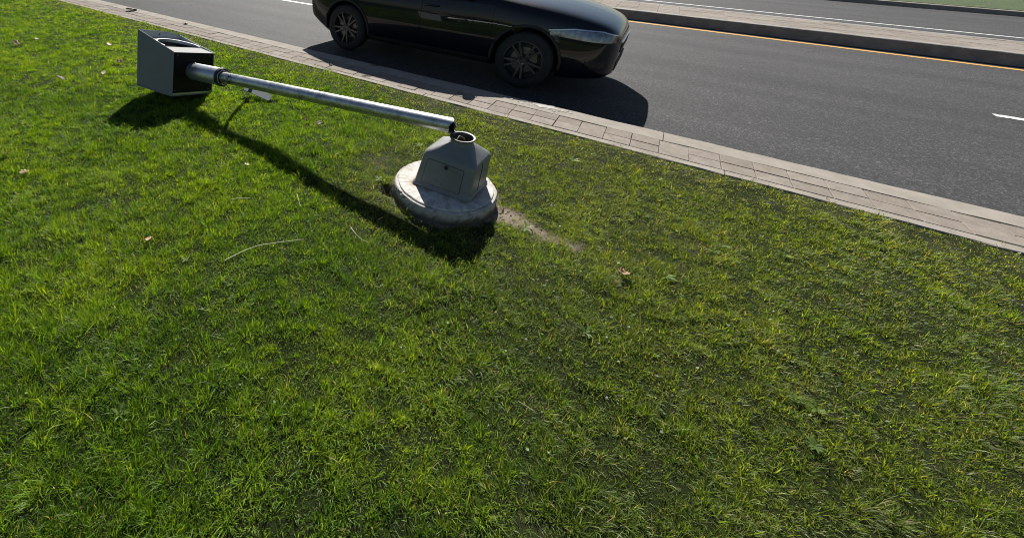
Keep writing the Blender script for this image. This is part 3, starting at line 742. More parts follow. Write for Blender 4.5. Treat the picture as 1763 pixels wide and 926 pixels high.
tn0 = PN - 0.0425 * t_ * (1 if t_[2] > 0 else -1) + AX * 0.004
sk = np.array([NK[0], NK[1], NZ]) + np.append((PN[:2] - NK) / np.linalg.norm(PN[:2] - NK) * 0.058, 0.004)
_m = (tn0 + sk) / 2 + np.array([0.012, -0.004, 0.004]); vv = []
for q, wq in ((tn0 + AX * 0.012, 0.026), (tn0, 0.025), (_m, 0.019), (sk, 0.013), (sk + np.array([0.006, -0.004, -0.016]), 0.007)):
    for sg_ in (-1, 1): vv += [q + s_ * wq * sg_, q + s_ * wq * sg_ + np.array([0.002, 0.0, 0.002])]
ff = []
for k in range(4):
    a0, b0 = 4 * k, 4 * k + 4
    ff += [(a0, a0 + 2, b0 + 2, b0), (a0 + 1, b0 + 1, b0 + 3, a0 + 3), (a0, b0, b0 + 1, a0 + 1), (a0 + 2, a0 + 3, b0 + 3, b0 + 2)]
ff += [(0, 1, 3, 2), (16, 18, 19, 17)]
mesh('torn_strip', vv, ff, SOCK, post)

# housing frame
BO = np.array([-1.5645, 3.3779, 0.1136]); BS = np.array([0.4676, 0.8534, -0.2303]); BB = np.array([-0.8761, 0.4821, 0.0079]); BT = np.array([0.1178, 0.1981, 0.9731])
BS /= np.linalg.norm(BS); BB = BB - BS * (BB @ BS); BB /= np.linalg.norm(BB); BT = np.cross(BS, BB)
if BT[2] < 0: BT = -BT
BW, H1, H2, BLn = 0.46, 0.376, 0.498, 0.477
def bx3(p): p = np.asarray(p, float); return BO + p[..., :1] * BS + p[..., 1:2] * BB + p[..., 2:3] * BT
house = empty('housing', np.zeros(3)); house.parent = post; house.location = tuple(BO - POST_LOC)
def hmesh(name, v, f, m, parent=None, **k):
    o = mesh(name, np.array([(p[0] * BS + p[1] * BB + p[2] * BT) for p in np.asarray(v, float)]), f, m, None, **k)
    o.parent = parent or house; return o
def plate(poly, axis, a, b):
    """polygon of (p,q) extruded along an axis from a to b; axis 0: (y,z), 1: (x,z), 2: (x,y)"""
    def mk(p, q, c): return [(c, p, q), (p, c, q), (p, q, c)][axis]
    k = len(poly); vv = [mk(p, q, a) for p, q in poly] + [mk(p, q, b) for p, q in poly]
    return vv, [tuple(range(k)), tuple(range(k, 2 * k))] + [(j, (j + 1) % k, k + (j + 1) % k, k + j) for j in range(k)]
T = 0.004
def bevel_obj(o, wd, seg_=2):
    bm = bmesh.new(); bm.from_mesh(o.data); bmesh.ops.bevel(bm, geom=list(bm.edges), offset=wd, segments=seg_, affect='EDGES', profile=0.5); bmesh.ops.recalc_face_normals(bm, faces=bm.faces)
    bm.to_mesh(o.data); bm.free(); return o
side_poly = [(0, 0), (BLn, 0), (BLn, H2 - 0.004), (BLn - 0.004, H2), (BLn - 0.02, H2 - 0.004), (0, H1)]
hood_r = [(0, 0), (BLn, 0), (BLn, H2 - 0.030), (BLn - 0.03, H2 - 0.034), (BLn - 0.07, H2 - 0.043), (0, H1)]
v, f = plate(side_poly, 0, 0, T); hmesh('side_panel', v, f, BOXGREY)
v, f = plate(hood_r, 0, BW - T, BW); hmesh('side_panel', v, f, BOX_SKYLIT)
# end wall of the hood (the top of the head when it stood)
v, f = plate([(T + 0.0005, 0.003), (BW - T - 0.0005, 0.003), (BW - T - 0.0005, H2 - 0.030), (BW - 0.02, H2 - 0.024), (BW - 0.06, H2 - 0.014), (BW - 0.14, H2 - 0.006), (T + 0.0005, H2)], 1, BLn - T, BLn - 0.0005); hmesh('hood_wall', v, f, BOX_SKYLIT)
v, f = plate([(0.0, -0.012), (BLn, -0.012), (BLn, -0.0005), (0.0, -0.0005)], 0, -0.006, BW + 0.006); v = np.array(v); hmesh('back_panel', v, f, BOXGREY)
# black underside with the post entering it, a little inside the side panels
v, f = plate([(T + 0.001, 0.014), (BW - T - 0.001, 0.014), (BW - T - 0.001, H1 - 0.013), (T + 0.001, H1 - 0.013)], 1, 0.008, 0.012); under = hmesh('base_plate', v, f, BOXDARK)
for bxp, bzp in ((0.045, H1 - 0.030), (BW - 0.05, H1 - 0.030), (0.03, 0.035), (BW - 0.05, 0.035)):
    v, f = revolve([(0.0, 0.007), (0.005, 0.007), (0.0065, 0.005)], (bxp, 0.008, bzp), (0, -1, 0), 10); hmesh('bolt', v, f, BOLT, under)
v, f = plate([(T + 0.001, 0.0), (BW - T - 0.001, 0.0), (BW - T - 0.001, 0.0135), (T + 0.001, 0.0135)], 1, 0.0, 0.010); hmesh('lower_lip', v, f, SLEEVE)
# sloping front panel, recessed under the hood, with an arched dark window
SL = (0.430 - 0.372) / BLn
def fp(x, y, dz=0.0): return (x, y, 0.372 + SL * y + dz)
cxw, cyw, rw = 0.235, 0.205, 0.205
arch = [(cxw + rw * math.cos(math.radians(a)), cyw + rw * math.sin(math.radians(a))) for a in np.linspace(-12, 192, 33)]
arch_in = [(cxw + (rw - 0.016) * math.cos(math.radians(a)), cyw + (rw - 0.016) * math.sin(math.radians(a))) for a in np.linspace(-10, 190, 33)]
# panel with a hole: ring of quads from the window outline to the panel outline
outer = []
x0_, x1_, y0_, y1_ = T + 0.001, BW - T - 0.001, 0.0, BLn - T - 0.001
ocx, ocy = cxw, cyw
for (ax_, ay_) in arch_in:
    dx, dy = ax_ - ocx, ay_ - ocy
    ts = []
    if dx > 1e-9: ts.append((x1_ - ocx) / dx)
    if dx < -1e-9: ts.append((x0_ - ocx) / dx)
    if dy > 1e-9: ts.append((y1_ - ocy) / dy)
    if dy < -1e-9: ts.append((y0_ - ocy) / dy)
    t = min(ts); outer.append((ocx + dx * t, ocy + dy * t))
K = len(arch_in)
vv = [fp(*p) for p in arch_in] + [fp(*p) for p in outer] + [fp(x1_, y0_), fp(x0_, y0_)]
ff = [(j, j + 1, K + j + 1, K + j) for j in range(K - 1)] + [(0, K, 2 * K, 2 * K + 1, 2 * K - 1, K - 1)]
# outer corners at the far side
vv += [fp(x1_, y1_), fp(x0_, y1_)]
for j in range(K - 1):
    a, b = outer[j], outer[j + 1]
    if abs(a[0] - x1_) < 1e-6 and abs(b[1] - y1_) < 1e-6: ff.append((K + j, 2 * K + 2, K + j + 1))
    if abs(a[1] - y1_) < 1e-6 and abs(b[0] - x0_) < 1e-6: ff.append((K + j, 2 * K + 3, K + j + 1))
vb = [(p[0], p[1], p[2] - 0.003) for p in vv]; nv_ = len(vv)
ff2 = ff + [tuple(i + nv_ for i in q[::-1]) for q in ff]
fpan = hmesh('front_panel', vv + vb, ff2, BOXGREY)
# bezel round the arch, standing proud
vv = []; ff = []
for j in range(33):
    a, b = arch[j], arch_in[j]
    vv += [fp(*a, 0.0012), fp(*a, 0.015), fp(*b, 0.015), fp(*b, -0.012)]
for j in range(32):
    for q in range(4):
        q2 = (q + 1) % 4; ff.append((4 * j + q, 4 * j + q2, 4 * j + 4 + q2, 4 * j + 4 + q))
ff += [(0, 1, 2, 3), (128, 129, 130, 131)]
hmesh('bezel', vv, ff, SLEEVE, smooth=True, angle=30)
# dark glass set back behind the panel
vv = [fp(*p, -0.030) for p in arch_in]; vv2 = [fp(*p, -0.034) for p in arch_in]
hmesh('window', vv + vv2, [tuple(range(33)), tuple(range(33, 66))] + [(j, (j + 1) % 33, 33 + (j + 1) % 33, 33 + j) for j in range(33)], LENS)
v, f = plate([(x0_, 0.3), (x0_, H1 - 0.015)], 0, 0, 0) if False else ([], [])
v, f = revolve([(0.0, 0.008), (0.002, 0.008)], (0.22, BLn - T - 0.0005, H2 - 0.035), (0, -1, 0), 14); hmesh('screw_hole', v, f, DARK)

# sleeve that clamps the pole to the head
SP = np.array([-1.4311, 3.6179, 0.2581])
SD_ = SP - PFAR; SLn = np.linalg.norm(SD_); SD_ /= SLn
SD_ = AX
SLn = float((SP - PFAR) @ AX)
v, f = revolve([(0.0, 0.0745), (0.004, 0.0765), (SLn + 0.03, 0.0765), (SLn + 0.03, 0.070), (0.004, 0.070), (0.0, 0.072)], PFAR, AX, 48, close=True)
# trim so that it ends in the base plate
sleeve = mesh('sleeve', v, f, SLEEVE, post, smooth=True, angle=40)
v, f = revolve([(-0.006, 0.048), (-0.006, 0.077), (-0.001, 0.0795), (0.018, 0.0795), (0.020, 0.077), (0.020, 0.048)], PFAR, AX, 40, close=True)
clamp = mesh('clamp_ring', v, f, DARK, post, smooth=True, angle=40)
# hexagonal packing inside the clamp (pale folded strip)
a_, s_, t_ = basis(AX)
hexp = [0.066 * (math.cos(q * math.pi / 3 + 0.5) * s_ + math.sin(q * math.pi / 3 + 0.5) * t_) for q in range(6)]
vv = []; ff = []
for q in range(5):
    p, p2 = hexp[q], hexp[q + 1]
    v, f = tube([PFAR + p - AX * 0.009, PFAR + p2 - AX * 0.009], 0.0038, 6)
    b = len(vv); vv += list(v); ff += [tuple(i + b for i in g) for g in f]
mesh('packing_strip', vv, ff, SLEEVE, clamp)
for q in (0.6, 2.7, 4.8):
    o_ = PFAR + AX * 0.008 + 0.079 * (math.cos(q) * s_ + math.sin(q) * t_)
    v, f = revolve([(0.0, 0.006), (0.006, 0.006), (0.007, 0.004)], o_, math.cos(q) * s_ + math.sin(q) * t_, 6); mesh('bolt', v, f, BOLT, clamp)
o_ = PFAR + AX * (SLn - 0.05) + 0.0765 * np.array([0, 0, 1.0])
v, f = revolve([(0.0, 0.006), (0.007, 0.006), (0.008, 0.004)], o_, (0, 0, 1), 6); mesh('bolt', v, f, BOLT, sleeve)

# triangular bracket plate hanging from the pole
def on_axis_px(u, v):
    """distance along the pole nearest to the sight line through a photo pixel"""
    d = rays([(u, v)])[0]; o = np.array([0, 0, CAM_H]); w0 = PN - o
    a = AX @ AX; b = AX @ d; c = d @ d; dd = AX @ w0; e = d @ w0
    return PN + AX * ((b * e - c * dd) / (a * c - b * b))
B1 = gpt(463.5, 174.5, 0.022); B2 = gpt(469.5, 164.5, 0.045); B3 = gpt(419, 154.3, 0.075); B4 = B3 + (B2 - B1) * 1.1
br = B1 + (B2 - B1) * 0.22; bl = B1 + (B3 - B1) * 0.05; br2 = B2 + (B1 - B2) * 0.22; bl2 = B2 + (B4 - B2) * 0.05
poly = [bl, br, br2, bl2, B4, B3]
vv = [p - np.array([0, 0, 0.004]) for p in poly] + poly
ff = [tuple(range(6)), tuple(range(6, 12))] + [(j, (j + 1) % 6, 6 + (j + 1) % 6, 6 + j) for j in range(6)]
mesh('bracket_plate', vv, ff, surf('grey_sheet', (0.085, 0.100, 0.110), (0.105, 0.122, 0.132), 8, (0.8, 0.9), spec=0.1), post)
v, f = tube([PN + AX * (PL * 0.93) + np.array([0.01, 0.03, -0.01]), gpt(418, 143.5, 0.19), gpt(430, 147.5, 0.12), B4 * 0.80 + B2 * 0.20 + np.array([0, 0.02, 0.0])], [0.016, 0.020, 0.024, 0.014], 10)
mesh('bracket_arm', v, f, GALV, post, smooth=True, angle=50)

# ---------------- leaves, straws and crumbs lying about
LEAFM = {}
def leaf_mat(name, c0, c1):
    if name not in LEAFM: LEAFM[name] = surf(name, c0, c1, 60, (0.6, 0.8), bscale=120, bstr=0.5, bdist=0.001)
    return LEAFM[name]
def dry_leaf(x, y, size, label, tone, seed, z=None, curl=0.5, flat=False):
    size = size * (0.68 if (z is None and size > 0.065) else 0.9)
    r = np.random.default_rng(seed)
    nL, nW = 12, 7; v = []
    rot_ = r.uniform(0, 6.28); tilt = r.normal(0, 0.25, 2)
    for i in range(nL):
        t = i / (nL - 1)
        wd = math.sin(math.pi * min(1, t * 0.97 + 0.03)) ** 0.75 * 0.36 * (1 + 0.28 * math.sin(t * 22 + seed))
        for j in range(nW):
            s = j / (nW - 1) * 2 - 1
            px = (t - 0.5); py = s * wd
            pz = curl * (0.55 * py * py * 2.2 + 0.35 * (t - 0.5) ** 2) + 0.05 * math.sin(9 * t + 4 * s + seed) + 0.02 * abs(s) * r.normal()
            pz += tilt[0] * px + tilt[1] * py
            v.append((px * size, py * size, pz * size))
    v = np.array(v); v[:, 2] -= v[:, 2].min()
    f = [(i * nW + j, i * nW + j + 1, (i + 1) * nW + j + 1, (i + 1) * nW + j) for i in range(nL - 1) for j in range(nW - 1)]
    cs, sn = math.cos(rot_), math.sin(rot_)
    v[:, :2] = np.c_[v[:, 0] * cs - v[:, 1] * sn, v[:, 0] * sn + v[:, 1] * cs]
    m = {'tan': leaf_mat('tan_leaf', (0.22, 0.135, 0.07), (0.38, 0.25, 0.14)), 'brown': leaf_mat('brown_leaf', (0.11, 0.06, 0.03), (0.24, 0.14, 0.07)),
         'pale': leaf_mat('pale_leaf', (0.30, 0.255, 0.18), (0.42, 0.36, 0.26)), 'dark': leaf_mat('dark_leaf', (0.03, 0.022, 0.015), (0.08, 0.055, 0.035))}[tone]
    o = mesh('dry_leaf', v, f, m, smooth=True)
    o.location = (x, y, z if z is not None else float(lawn_z(np.array([x]), np.array([y]))[0]) + 0.026)
    sol = o.modifiers.new('thickness', 'SOLIDIFY'); sol.thickness = 0.0012
    return tag(o, label, 'leaf', 'dry leaves fallen on the lawn' if z is None else 'dry leaves on the paving')
dry_leaf(*gpt(1075, 468, 0.04)[:2], 0.062, 'curled tan brown leaf, the biggest on the lawn near the worn soil strip', 'tan', 1, curl=1.4)
dry_leaf(*gpt(255, 408, 0.04)[:2], 0.045, 'small orange tan leaf alone in the grass left of the long straw', 'tan', 2, curl=0.8)
dry_leaf(*gpt(107, 137, 0.04)[:2], 0.11, 'dark curled leaf on the lawn to the left of the box head', 'dark', 3, curl=0.8)
dry_leaf(*gpt(205, 105, 0.04)[:2], 0.11, 'brown leaf closest to the box head on its left', 'brown', 4, curl=0.8)
dry_leaf(*gpt(178, 125, 0.04)[:2], 0.085, 'pale brown leaf between the dark curled leaf and the box head', 'pale', 5, curl=0.7)
dry_leaf(*gpt(28, 76, 0.04)[:2], 0.11, 'tan leaf far up the lawn, the leaf farthest from the footing', 'tan', 6, curl=0.7)
dry_leaf(*gpt(40, 293, 0.04)[:2], 0.06, 'pinkish tan leaf low on the lawn at its left edge', 'tan', 7, curl=0.7)
dry_leaf(*gpt(10, 263, 0.04)[:2], 0.075, 'dark brown leaf at the very left edge of the lawn', 'brown', 8, curl=0.6)
dry_leaf(*gpt(425, 281, 0.04)[:2], 0.045, 'cream pale leaf beside the shadow of the post', 'pale', 9, curl=0.9)
dry_leaf(*gpt(378, 222, 0.04)[:2], 0.050, 'grey tan leaf inside the shadow below the sleeve', 'tan', 10, curl=0.7)
dry_leaf(*gpt(550, 212, 0.04)[:2], 0.060, 'dark leaf half sunk in the grass in front of the pole', 'dark', 12, curl=0.6)
dry_leaf(*gpt(527, 206, 0.04)[:2], 0.035, 'tiny orange leaf just left of the dark leaf by the pole', 'tan', 13, curl=0.7)
dry_leaf(*gpt(188, 77, 0.04)[:2], 0.10, 'grey pale leaf up the lawn near the paving', 'pale', 14, curl=0.7)
dry_leaf(*gpt(63, 67, 0.04)[:2], 0.075, 'cream leaf on the upper lawn beside the farthest tan leaf', 'pale', 15, curl=0.6)
dry_leaf(*gpt(227, 19, 0.0)[:2], 0.20, 'large dark leaf lying on the pavement strip', 'dark', 16, z=0.001, curl=0.5)
dry_leaf(*gpt(320, 42, 0.0)[:2], 0.11, 'crumpled brown leaf on the pavement behind the box head', 'brown', 17, z=0.001, curl=0.5)
dry_leaf(*gpt(569, 112, 0.0)[:2], 0.05, 'small black leaf on the pavement near the edge of the car shadow', 'dark', 18, z=0.001, curl=0.7)

STRAW = surf('straw', (0.44, 0.40, 0.28), (0.62, 0.57, 0.42), 40, (0.6, 0.75))
def straw(name, px, rad, label, z=0.046):
    P = np.array([gpt(u, v_, z) for u, v_ in px]); 
    # smooth the polyline
    t = np.linspace(0, len(P) - 1, 22); Q = np.stack([np.interp(t, range(len(P)), P[:, k]) for k in range(3)], 1)
    for _ in range(4): Q[1:-1] = 0.25 * Q[:-2] + 0.5 * Q[1:-1] + 0.25 * Q[2:]
    Q[:, 2] = lawn_z(Q[:, 0], Q[:, 1]) + 0.036 + 0.004 * np.sin(np.linspace(0, 5, 22))
    o0 = Q[0].copy(); v, f = tube(Q - o0, np.linspace(rad, rad * 0.5, 22), 6)
    o = mesh(name, v, f, STRAW, smooth=True); o.location = o0
    return tag(o, label, 'straw', 'dry straws on the lawn')
straw('straw', [(385, 447), (402, 438), (430, 426), (470, 415), (523, 410)], 0.0022, 'long bent pale straw, the longest one on the lawn')
straw('straw', [(604, 386), (611, 397), (620, 404), (634, 409)], 0.0016, 'thin hooked straw next to the post shadow near the footing')
straw('straw', [(397, 341), (415, 339), (431, 337)], 0.0018, 'short flat straw lying between the long bent straw and the post shadow')
straw('straw', [(511, 333), (514, 343), (518, 352)], 0.0015, 'short upright looking straw close to the edge of the post shadow')
def stick(px, rad, label):
    P = np.array([gpt(u, v_, 0.004) for u, v_ in px]); o0 = P[0].copy()
    t = np.linspace(0, len(P) - 1, 10); Q = np.stack([np.interp(t, range(len(P)), P[:, k]) for k in range(3)], 1); Q[:, 2] = rad + 0.001
    o0[2] = 0
    v, f = tube(Q - o0, np.linspace(rad, rad * 0.6, 10), 6); o = mesh('twig', v, f, leaf_mat('dark_leaf', (0.03, 0.022, 0.015), (0.08, 0.055, 0.035)), smooth=True); o.location = o0
    return tag(o, label, 'twig', 'twigs on the paving')
stick([(623, 130), (630, 131), (638, 130.5)], 0.005, 'dark twig on the pavement in the sun below the kerb joint')
stick([(640, 112), (646, 113.5), (652, 113.5)], 0.006, 'dark twig on the kerb beside the kerb joint')

# soil crumbs round the footing and along the scuffed strip
mb = MB(); r = np.random.default_rng(77)
ico_v, ico_f = None, None
bm = bmesh.new(); bmesh.ops.create_icosphere(bm, subdivisions=1, radius=1.0); ico_v = np.array([q.co[:] for q in bm.verts]); ico_f = [tuple(q.index for q in fc.verts) for fc in bm.faces]; bm.free()
cnt = 0
while cnt < 280:
    if r.random() < 0.55:
        x, y = r.uniform(0.88, 1.30), r.uniform(1.62, 2.05)
    else:
        th = r.uniform(-math.pi, math.pi); q = r.uniform(0.315, 0.37); x, y = FOOT[0] + q * math.cos(th), FOOT[1] + q * math.sin(th)
    b = bare_mask(np.array([x]), np.array([y]))[0][0]
    if r.random() > b: continue
    s = r.lognormal(math.log(0.0033), 0.45); s = min(s, 0.010)
    vv = ico_v * s * r.uniform(0.6, 1.2, 3) * (1 + r.normal(0, 0.15, (len(ico_v), 1)))
    zz = float(lawn_z(np.array([x]), np.array([y]))[0])
    mb.add(vv + np.array([x, y, zz + s * 0.3]), ico_f); cnt += 1
crumbs = mesh('soil_crumbs', mb.v, mb.f, surf('soil_clod', (0.11, 0.085, 0.062), (0.27, 0.225, 0.18), 70, (0.9, 1.0), bscale=200, bstr=0.6))
tag(crumbs, 'loose soil crumbs on the worn strip beside the concrete footing', 'soil', kind='stuff')

# ---------------- the car (at rest)
PAINT = surf('black_car_paint', (0.003, 0.0042, 0.0085), (0.004, 0.0055, 0.0105), 3, (0.25, 0.32), spec=0.12, coat=0.65)
TRIM = surf('black_plastic_trim', (0.010, 0.010, 0.010), (0.018, 0.018, 0.018), 20, (0.55, 0.7), bscale=200, bstr=0.2)
CGLASS = surf('tinted_glass', (0.004, 0.005, 0.006), (0.006, 0.007, 0.008), 2, (0.03, 0.05), coat=0.5)
RUBBER = surf('tyre_rubber', (0.010, 0.010, 0.010), (0.020, 0.020, 0.020), 30, (0.7, 0.9), bscale=120, bstr=0.2)
ALLOY = surf('alloy_rim', (0.07, 0.07, 0.072), (0.11, 0.11, 0.112), 20, (0.35, 0.5), metallic=0.8)
CHROME = surf('chrome', (0.55, 0.55, 0.57), (0.62, 0.62, 0.64), 10, (0.12, 0.2), metallic=1.0)
LAMPG = surf('headlamp_glass', (0.06, 0.07, 0.09), (0.22, 0.24, 0.27), 26, (0.05, 0.12), metallic=0.5, coat=1.0)
REDL = surf('tail_lamp_glass', (0.14, 0.006, 0.006), (0.22, 0.010, 0.010), 14, (0.08, 0.15), coat=1.0)
WB, CW = 2.53, 0.865
cu, cv_ = -1.43, 0.95 + CW
car = empty('car', RD(cu, cv_, ROAD_Z), 'black compact hatchback driving along the near lane of the road', 'car')
car.rotation_euler = (0, 0, YAW)
def cr(pts, per=6):
    """Catmull-Rom through the points"""
    P = np.array(pts, float); P = np.vstack([2 * P[0] - P[1], P, 2 * P[-1] - P[-2]]); out = []
    for k in range(1, len(P) - 2):
        for j in range(per):
            t = j / per; a, b, c_, d = P[k - 1], P[k], P[k + 1], P[k + 2]
            out.append(0.5 * ((2 * b) + (c_ - a) * t + (2 * a - 5 * b + 4 * c_ - d) * t * t + (3 * b - a - 3 * c_ + d) * t ** 3))
    out.append(P[-2]); return np.array(out)
def hs(x, xs, ys): return float(np.interp(x, xs, ys))
_zt = cr([(-3.30, 0.80), (-3.22, 0.93), (-2.9, 0.985), (-2.2, 0.985), (-1.2, 0.975), (-0.55, 0.985), (-0.2, 0.955), (0.2, 0.91), (0.5, 0.855), (0.72, 0.79), (0.84, 0.715), (0.885, 0.62)], 8)
_w = cr([(-3.30, 0.70), (-3.22, 0.775), (-2.95, 0.835), (-2.5, 0.858), (-1.2, 0.862), (-0.3, 0.862), (0.2, 0.850), (0.5, 0.810), (0.70, 0.735), (0.82, 0.62), (0.885, 0.46)], 8)
def zt(x): return hs(x, _zt[:, 0], _zt[:, 1])
def wd(x): return hs(x, _w[:, 0], _w[:, 1])
def zb(x): return hs(x, [-3.3, -3.1, -2.9, 0.5, 0.8, 0.885], [0.40, 0.30, 0.21, 0.20, 0.23, 0.27])
def lower_section(x, per=6):
    w_, t_, b_ = wd(x), zt(x), zb(x); h = t_ - b_
    return cr([(w_ * 0.90, b_), (w_ * 0.965, b_ + 0.07 * h / 0.75), (w_ * 0.992, b_ + 0.24 * h / 0.75), (w_ * 1.0, b_ + 0.42 * h / 0.75), (w_ * 0.988, b_ + 0.56 * h / 0.75),
               (w_ * 0.955, t_ - 0.075), (w_ * 0.89, t_ - 0.014), (w_ * 0.70, t_ + 0.014), (w_ * 0.35, t_ + 0.030), (0.0, t_ + 0.036)], per)
def side_point(x, z, off=0.0, sgn=-1):
    """point of the lower body's flank at station x and height z, pushed out by off"""
    s = lower_section(x); k = int(np.argmax(s[:, 1] > zt(x) - 0.012)); k = max(k, 5)
    y = hs(z, s[:k, 1], s[:k, 0]); return np.array([x, sgn * (y + off), z])
xs = np.concatenate([np.linspace(-3.30, -3.10, 7), np.linspace(-3.05, 0.6, 60), np.linspace(0.64, 0.885, 14)])
secs = []
for x in xs:
    s = lower_section(x); full = np.vstack([np.c_[s[:, 0], s[:, 1]], np.c_[-s[-2::-1, 0], s[-2::-1, 1]]])
    secs.append(np.c_[np.full(len(full), x), -full[:, 0], full[:, 1]])
k = len(secs[0]); v = np.concatenate(secs); f = []
for a in range(len(secs) - 1):
    for i in range(k): 
        j = (i + 1) % k; f.append((a * k + i, a * k + j, (a + 1) * k + j, (a + 1) * k + i))
f.append(tuple(range(k))); f.append(tuple((len(secs) - 1) * k + i for i in range(k)))
cbody = mesh('body', v, f, PAINT, None, smooth=True, angle=50)
WR, WX = 0.325, [0.0, -WB]
# wheel arches cut out of the flanks
cut = []
for x in WX:
    for sgn in (-1, 1):
        bm = bmesh.new(); bmesh.ops.create_cone(bm, cap_ends=True, segments=40, radius1=0.372, radius2=0.372, depth=0.62)
        me = bpy.data.meshes.new('arch_cut'); bm.to_mesh(me); bm.free(); c_ = bpy.data.objects.new('arch_cut', me); COL.objects.link(c_)
        c_.location = (x, sgn * 0.79, WR + 0.005); c_.rotation_euler = (math.pi / 2, 0, 0); cut.append(c_)
        md = cbody.modifiers.new('arch', 'BOOLEAN'); md.operation = 'DIFFERENCE'; md.object = c_; md.solver = 'EXACT'
bpy.context.view_layer.update()
dg = bpy.context.evaluated_depsgraph_get()
me = bpy.data.meshes.new_from_object(cbody.evaluated_get(dg)); cbody.modifiers.clear(); cbody.data = me
me.set_sharp_from_angle(angle=math.radians(42))
for c_ in cut: bpy.data.objects.remove(c_)
cbody.parent = car
def cmesh(name, v, f, m, parent=None, **kw):
    o = mesh(name, v, f, m, None, **kw); o.parent = parent or car; return o
# cabin
_zr = cr([(-3.18, 0.98), (-3.05, 1.18), (-2.78, 1.42), (-2.3, 1.495), (-1.75, 1.515), (-1.35, 1.48), (-1.12, 1.40), (-0.75, 1.17), (-0.46, 0.985)], 8)
def zr(x): return hs(x, _zr[:, 0], _zr[:, 1])
def cab_section(x, per=6):
    t_ = zr(x); h = max(t_ - 0.95, 0.02); tw_ = 0.79 - 0.22 * (h / 0.56); bw = 0.795 * (1 - 0.10 * sstep(-0.8, -0.4, x) - 0.08 * sstep(-2.9, -3.2, x))
    return cr([(bw, 0.93), (bw * 0.995, 0.955), (bw + (tw_ - bw) * 0.5, 0.95 + h * 0.5), (tw_ + 0.01, 0.95 + h * 0.86), (tw_ - 0.05, 0.95 + h * 0.97), (tw_ * 0.6, 0.95 + h * 1.02), (0.0, 0.95 + h * 1.04)], per)
xs2 = np.linspace(-3.18, -0.46, 56); secs = []
for x in xs2:
    s = cab_section(x); full = np.vstack([s, np.c_[-s[-2::-1, 0], s[-2::-1, 1]]]); secs.append(np.c_[np.full(len(full), x), -full[:, 0], full[:, 1]])
k = len(secs[0]); v = np.concatenate(secs); f = []
for a in range(len(secs) - 1):
    for i in range(k):
        j = (i + 1) % k; f.append((a * k + i, a * k + j, (a + 1) * k + j, (a + 1) * k + i))
f.append(tuple(range(k))); f.append(tuple((len(secs) - 1) * k + i for i in range(k)))
cmesh('roof', v, f, PAINT, smooth=True, angle=50)
def thick(P, nrm_off, name, m, parent=None):
    """grid patch P[i][j] given as outer points and inner points -> closed plate"""
    Po, Pi = P; a, b = Po.shape[:2]; v = np.concatenate([Po.reshape(-1, 3), Pi.reshape(-1, 3)]); g = lambda i, j, s: s * a * b + i * b + j; f = []
    for i in range(a - 1):
        for j in range(b - 1):
            f.append((g(i, j, 0), g(i, j + 1, 0), g(i + 1, j + 1, 0), g(i + 1, j, 0))); f.append((g(i, j, 1), g(i + 1, j, 1), g(i + 1, j + 1, 1), g(i, j + 1, 1)))
    for i in range(a - 1):
        for j in (0, b - 1): f.append((g(i, j, 0), g(i + 1, j, 0), g(i + 1, j, 1), g(i, j, 1)))
    for j in range(b - 1):
        for i in (0, a - 1): f.append((g(i, j, 0), g(i, j + 1, 0), g(i, j + 1, 1), g(i, j, 1)))
    return cmesh(name, v, f, m, parent, smooth=True, angle=40)
def flank_patch(name, x0, x1, zlo, zhi, off, m, sgn, parent=None, n=(14, 10), xoff=None):
    Po = np.zeros((n[0], n[1], 3)); Pi = Po.copy()
    for i, tx in enumerate(np.linspace(0, 1, n[0])):
        for j, tz in enumerate(np.linspace(0, 1, n[1])):
            x = x0 + (x1 - x0) * tx; lo = zlo(x) if callable(zlo) else zlo; hi = zhi(x) if callable(zhi) else zhi; z = lo + (hi - lo) * tz
            if xoff: x += xoff(tx, tz)
            Po[i, j] = side_point(x, z, off, sgn); Pi[i, j] = side_point(x, z, -0.006, sgn)
    return thick((Po, Pi), None, name, m, parent)
def cab_patch(name, x0, x1, zlo, zhi, off, m, sgn, parent=None, n=(12, 8)):
    Po = np.zeros((n[0], n[1], 3)); Pi = Po.copy()
    for i, tx in enumerate(np.linspace(0, 1, n[0])):
        for j, tz in enumerate(np.linspace(0, 1, n[1])):
            x = x0 + (x1 - x0) * tx; s = cab_section(x); hi = min(zhi, zr(x) - 0.075); z = zlo + max(hi - zlo, 0.01) * tz
            q = int(np.argmax(s[:, 1] > z)); y = hs(z, s[:q + 1, 1], s[:q + 1, 0])
            Po[i, j] = (x, sgn * (y + off), z); Pi[i, j] = (x, sgn * (y - 0.004), z)
    return thick((Po, Pi), None, name, m, parent)
def top_patch(name, xa, xb, ymul, off, m, n=(10, 13)):
    Po = np.zeros((n[0], n[1], 3)); Pi = Po.copy()
    for i, tx in enumerate(np.linspace(0, 1, n[0])):
        x = xa + (xb - xa) * tx; s = cab_section(x, 10); 
        for j, ty in enumerate(np.linspace(-1, 1, n[1])):
            y = ty * ymul * 0.9 * s[int(len(s) * 0.62), 0]
            q = s[int(len(s) * 0.5):][::-1]; z = hs(abs(y), q[:, 0], q[:, 1])
            sl = (zr(x + 0.02) - zr(x - 0.02)) / 0.04; nn = np.array([-sl, 0, 1]) / math.hypot(sl, 1)
            Po[i, j] = np.array([x, y, z]) + nn * off; Pi[i, j] = np.array([x, y, z]) - nn * 0.004
    return thick((Po, Pi), None, name, m)
top_patch('windscreen', -0.52, -1.16, 0.98, 0.004, CGLASS); top_patch('rear_window', -2.80, -3.08, 0.9, 0.004, CGLASS)
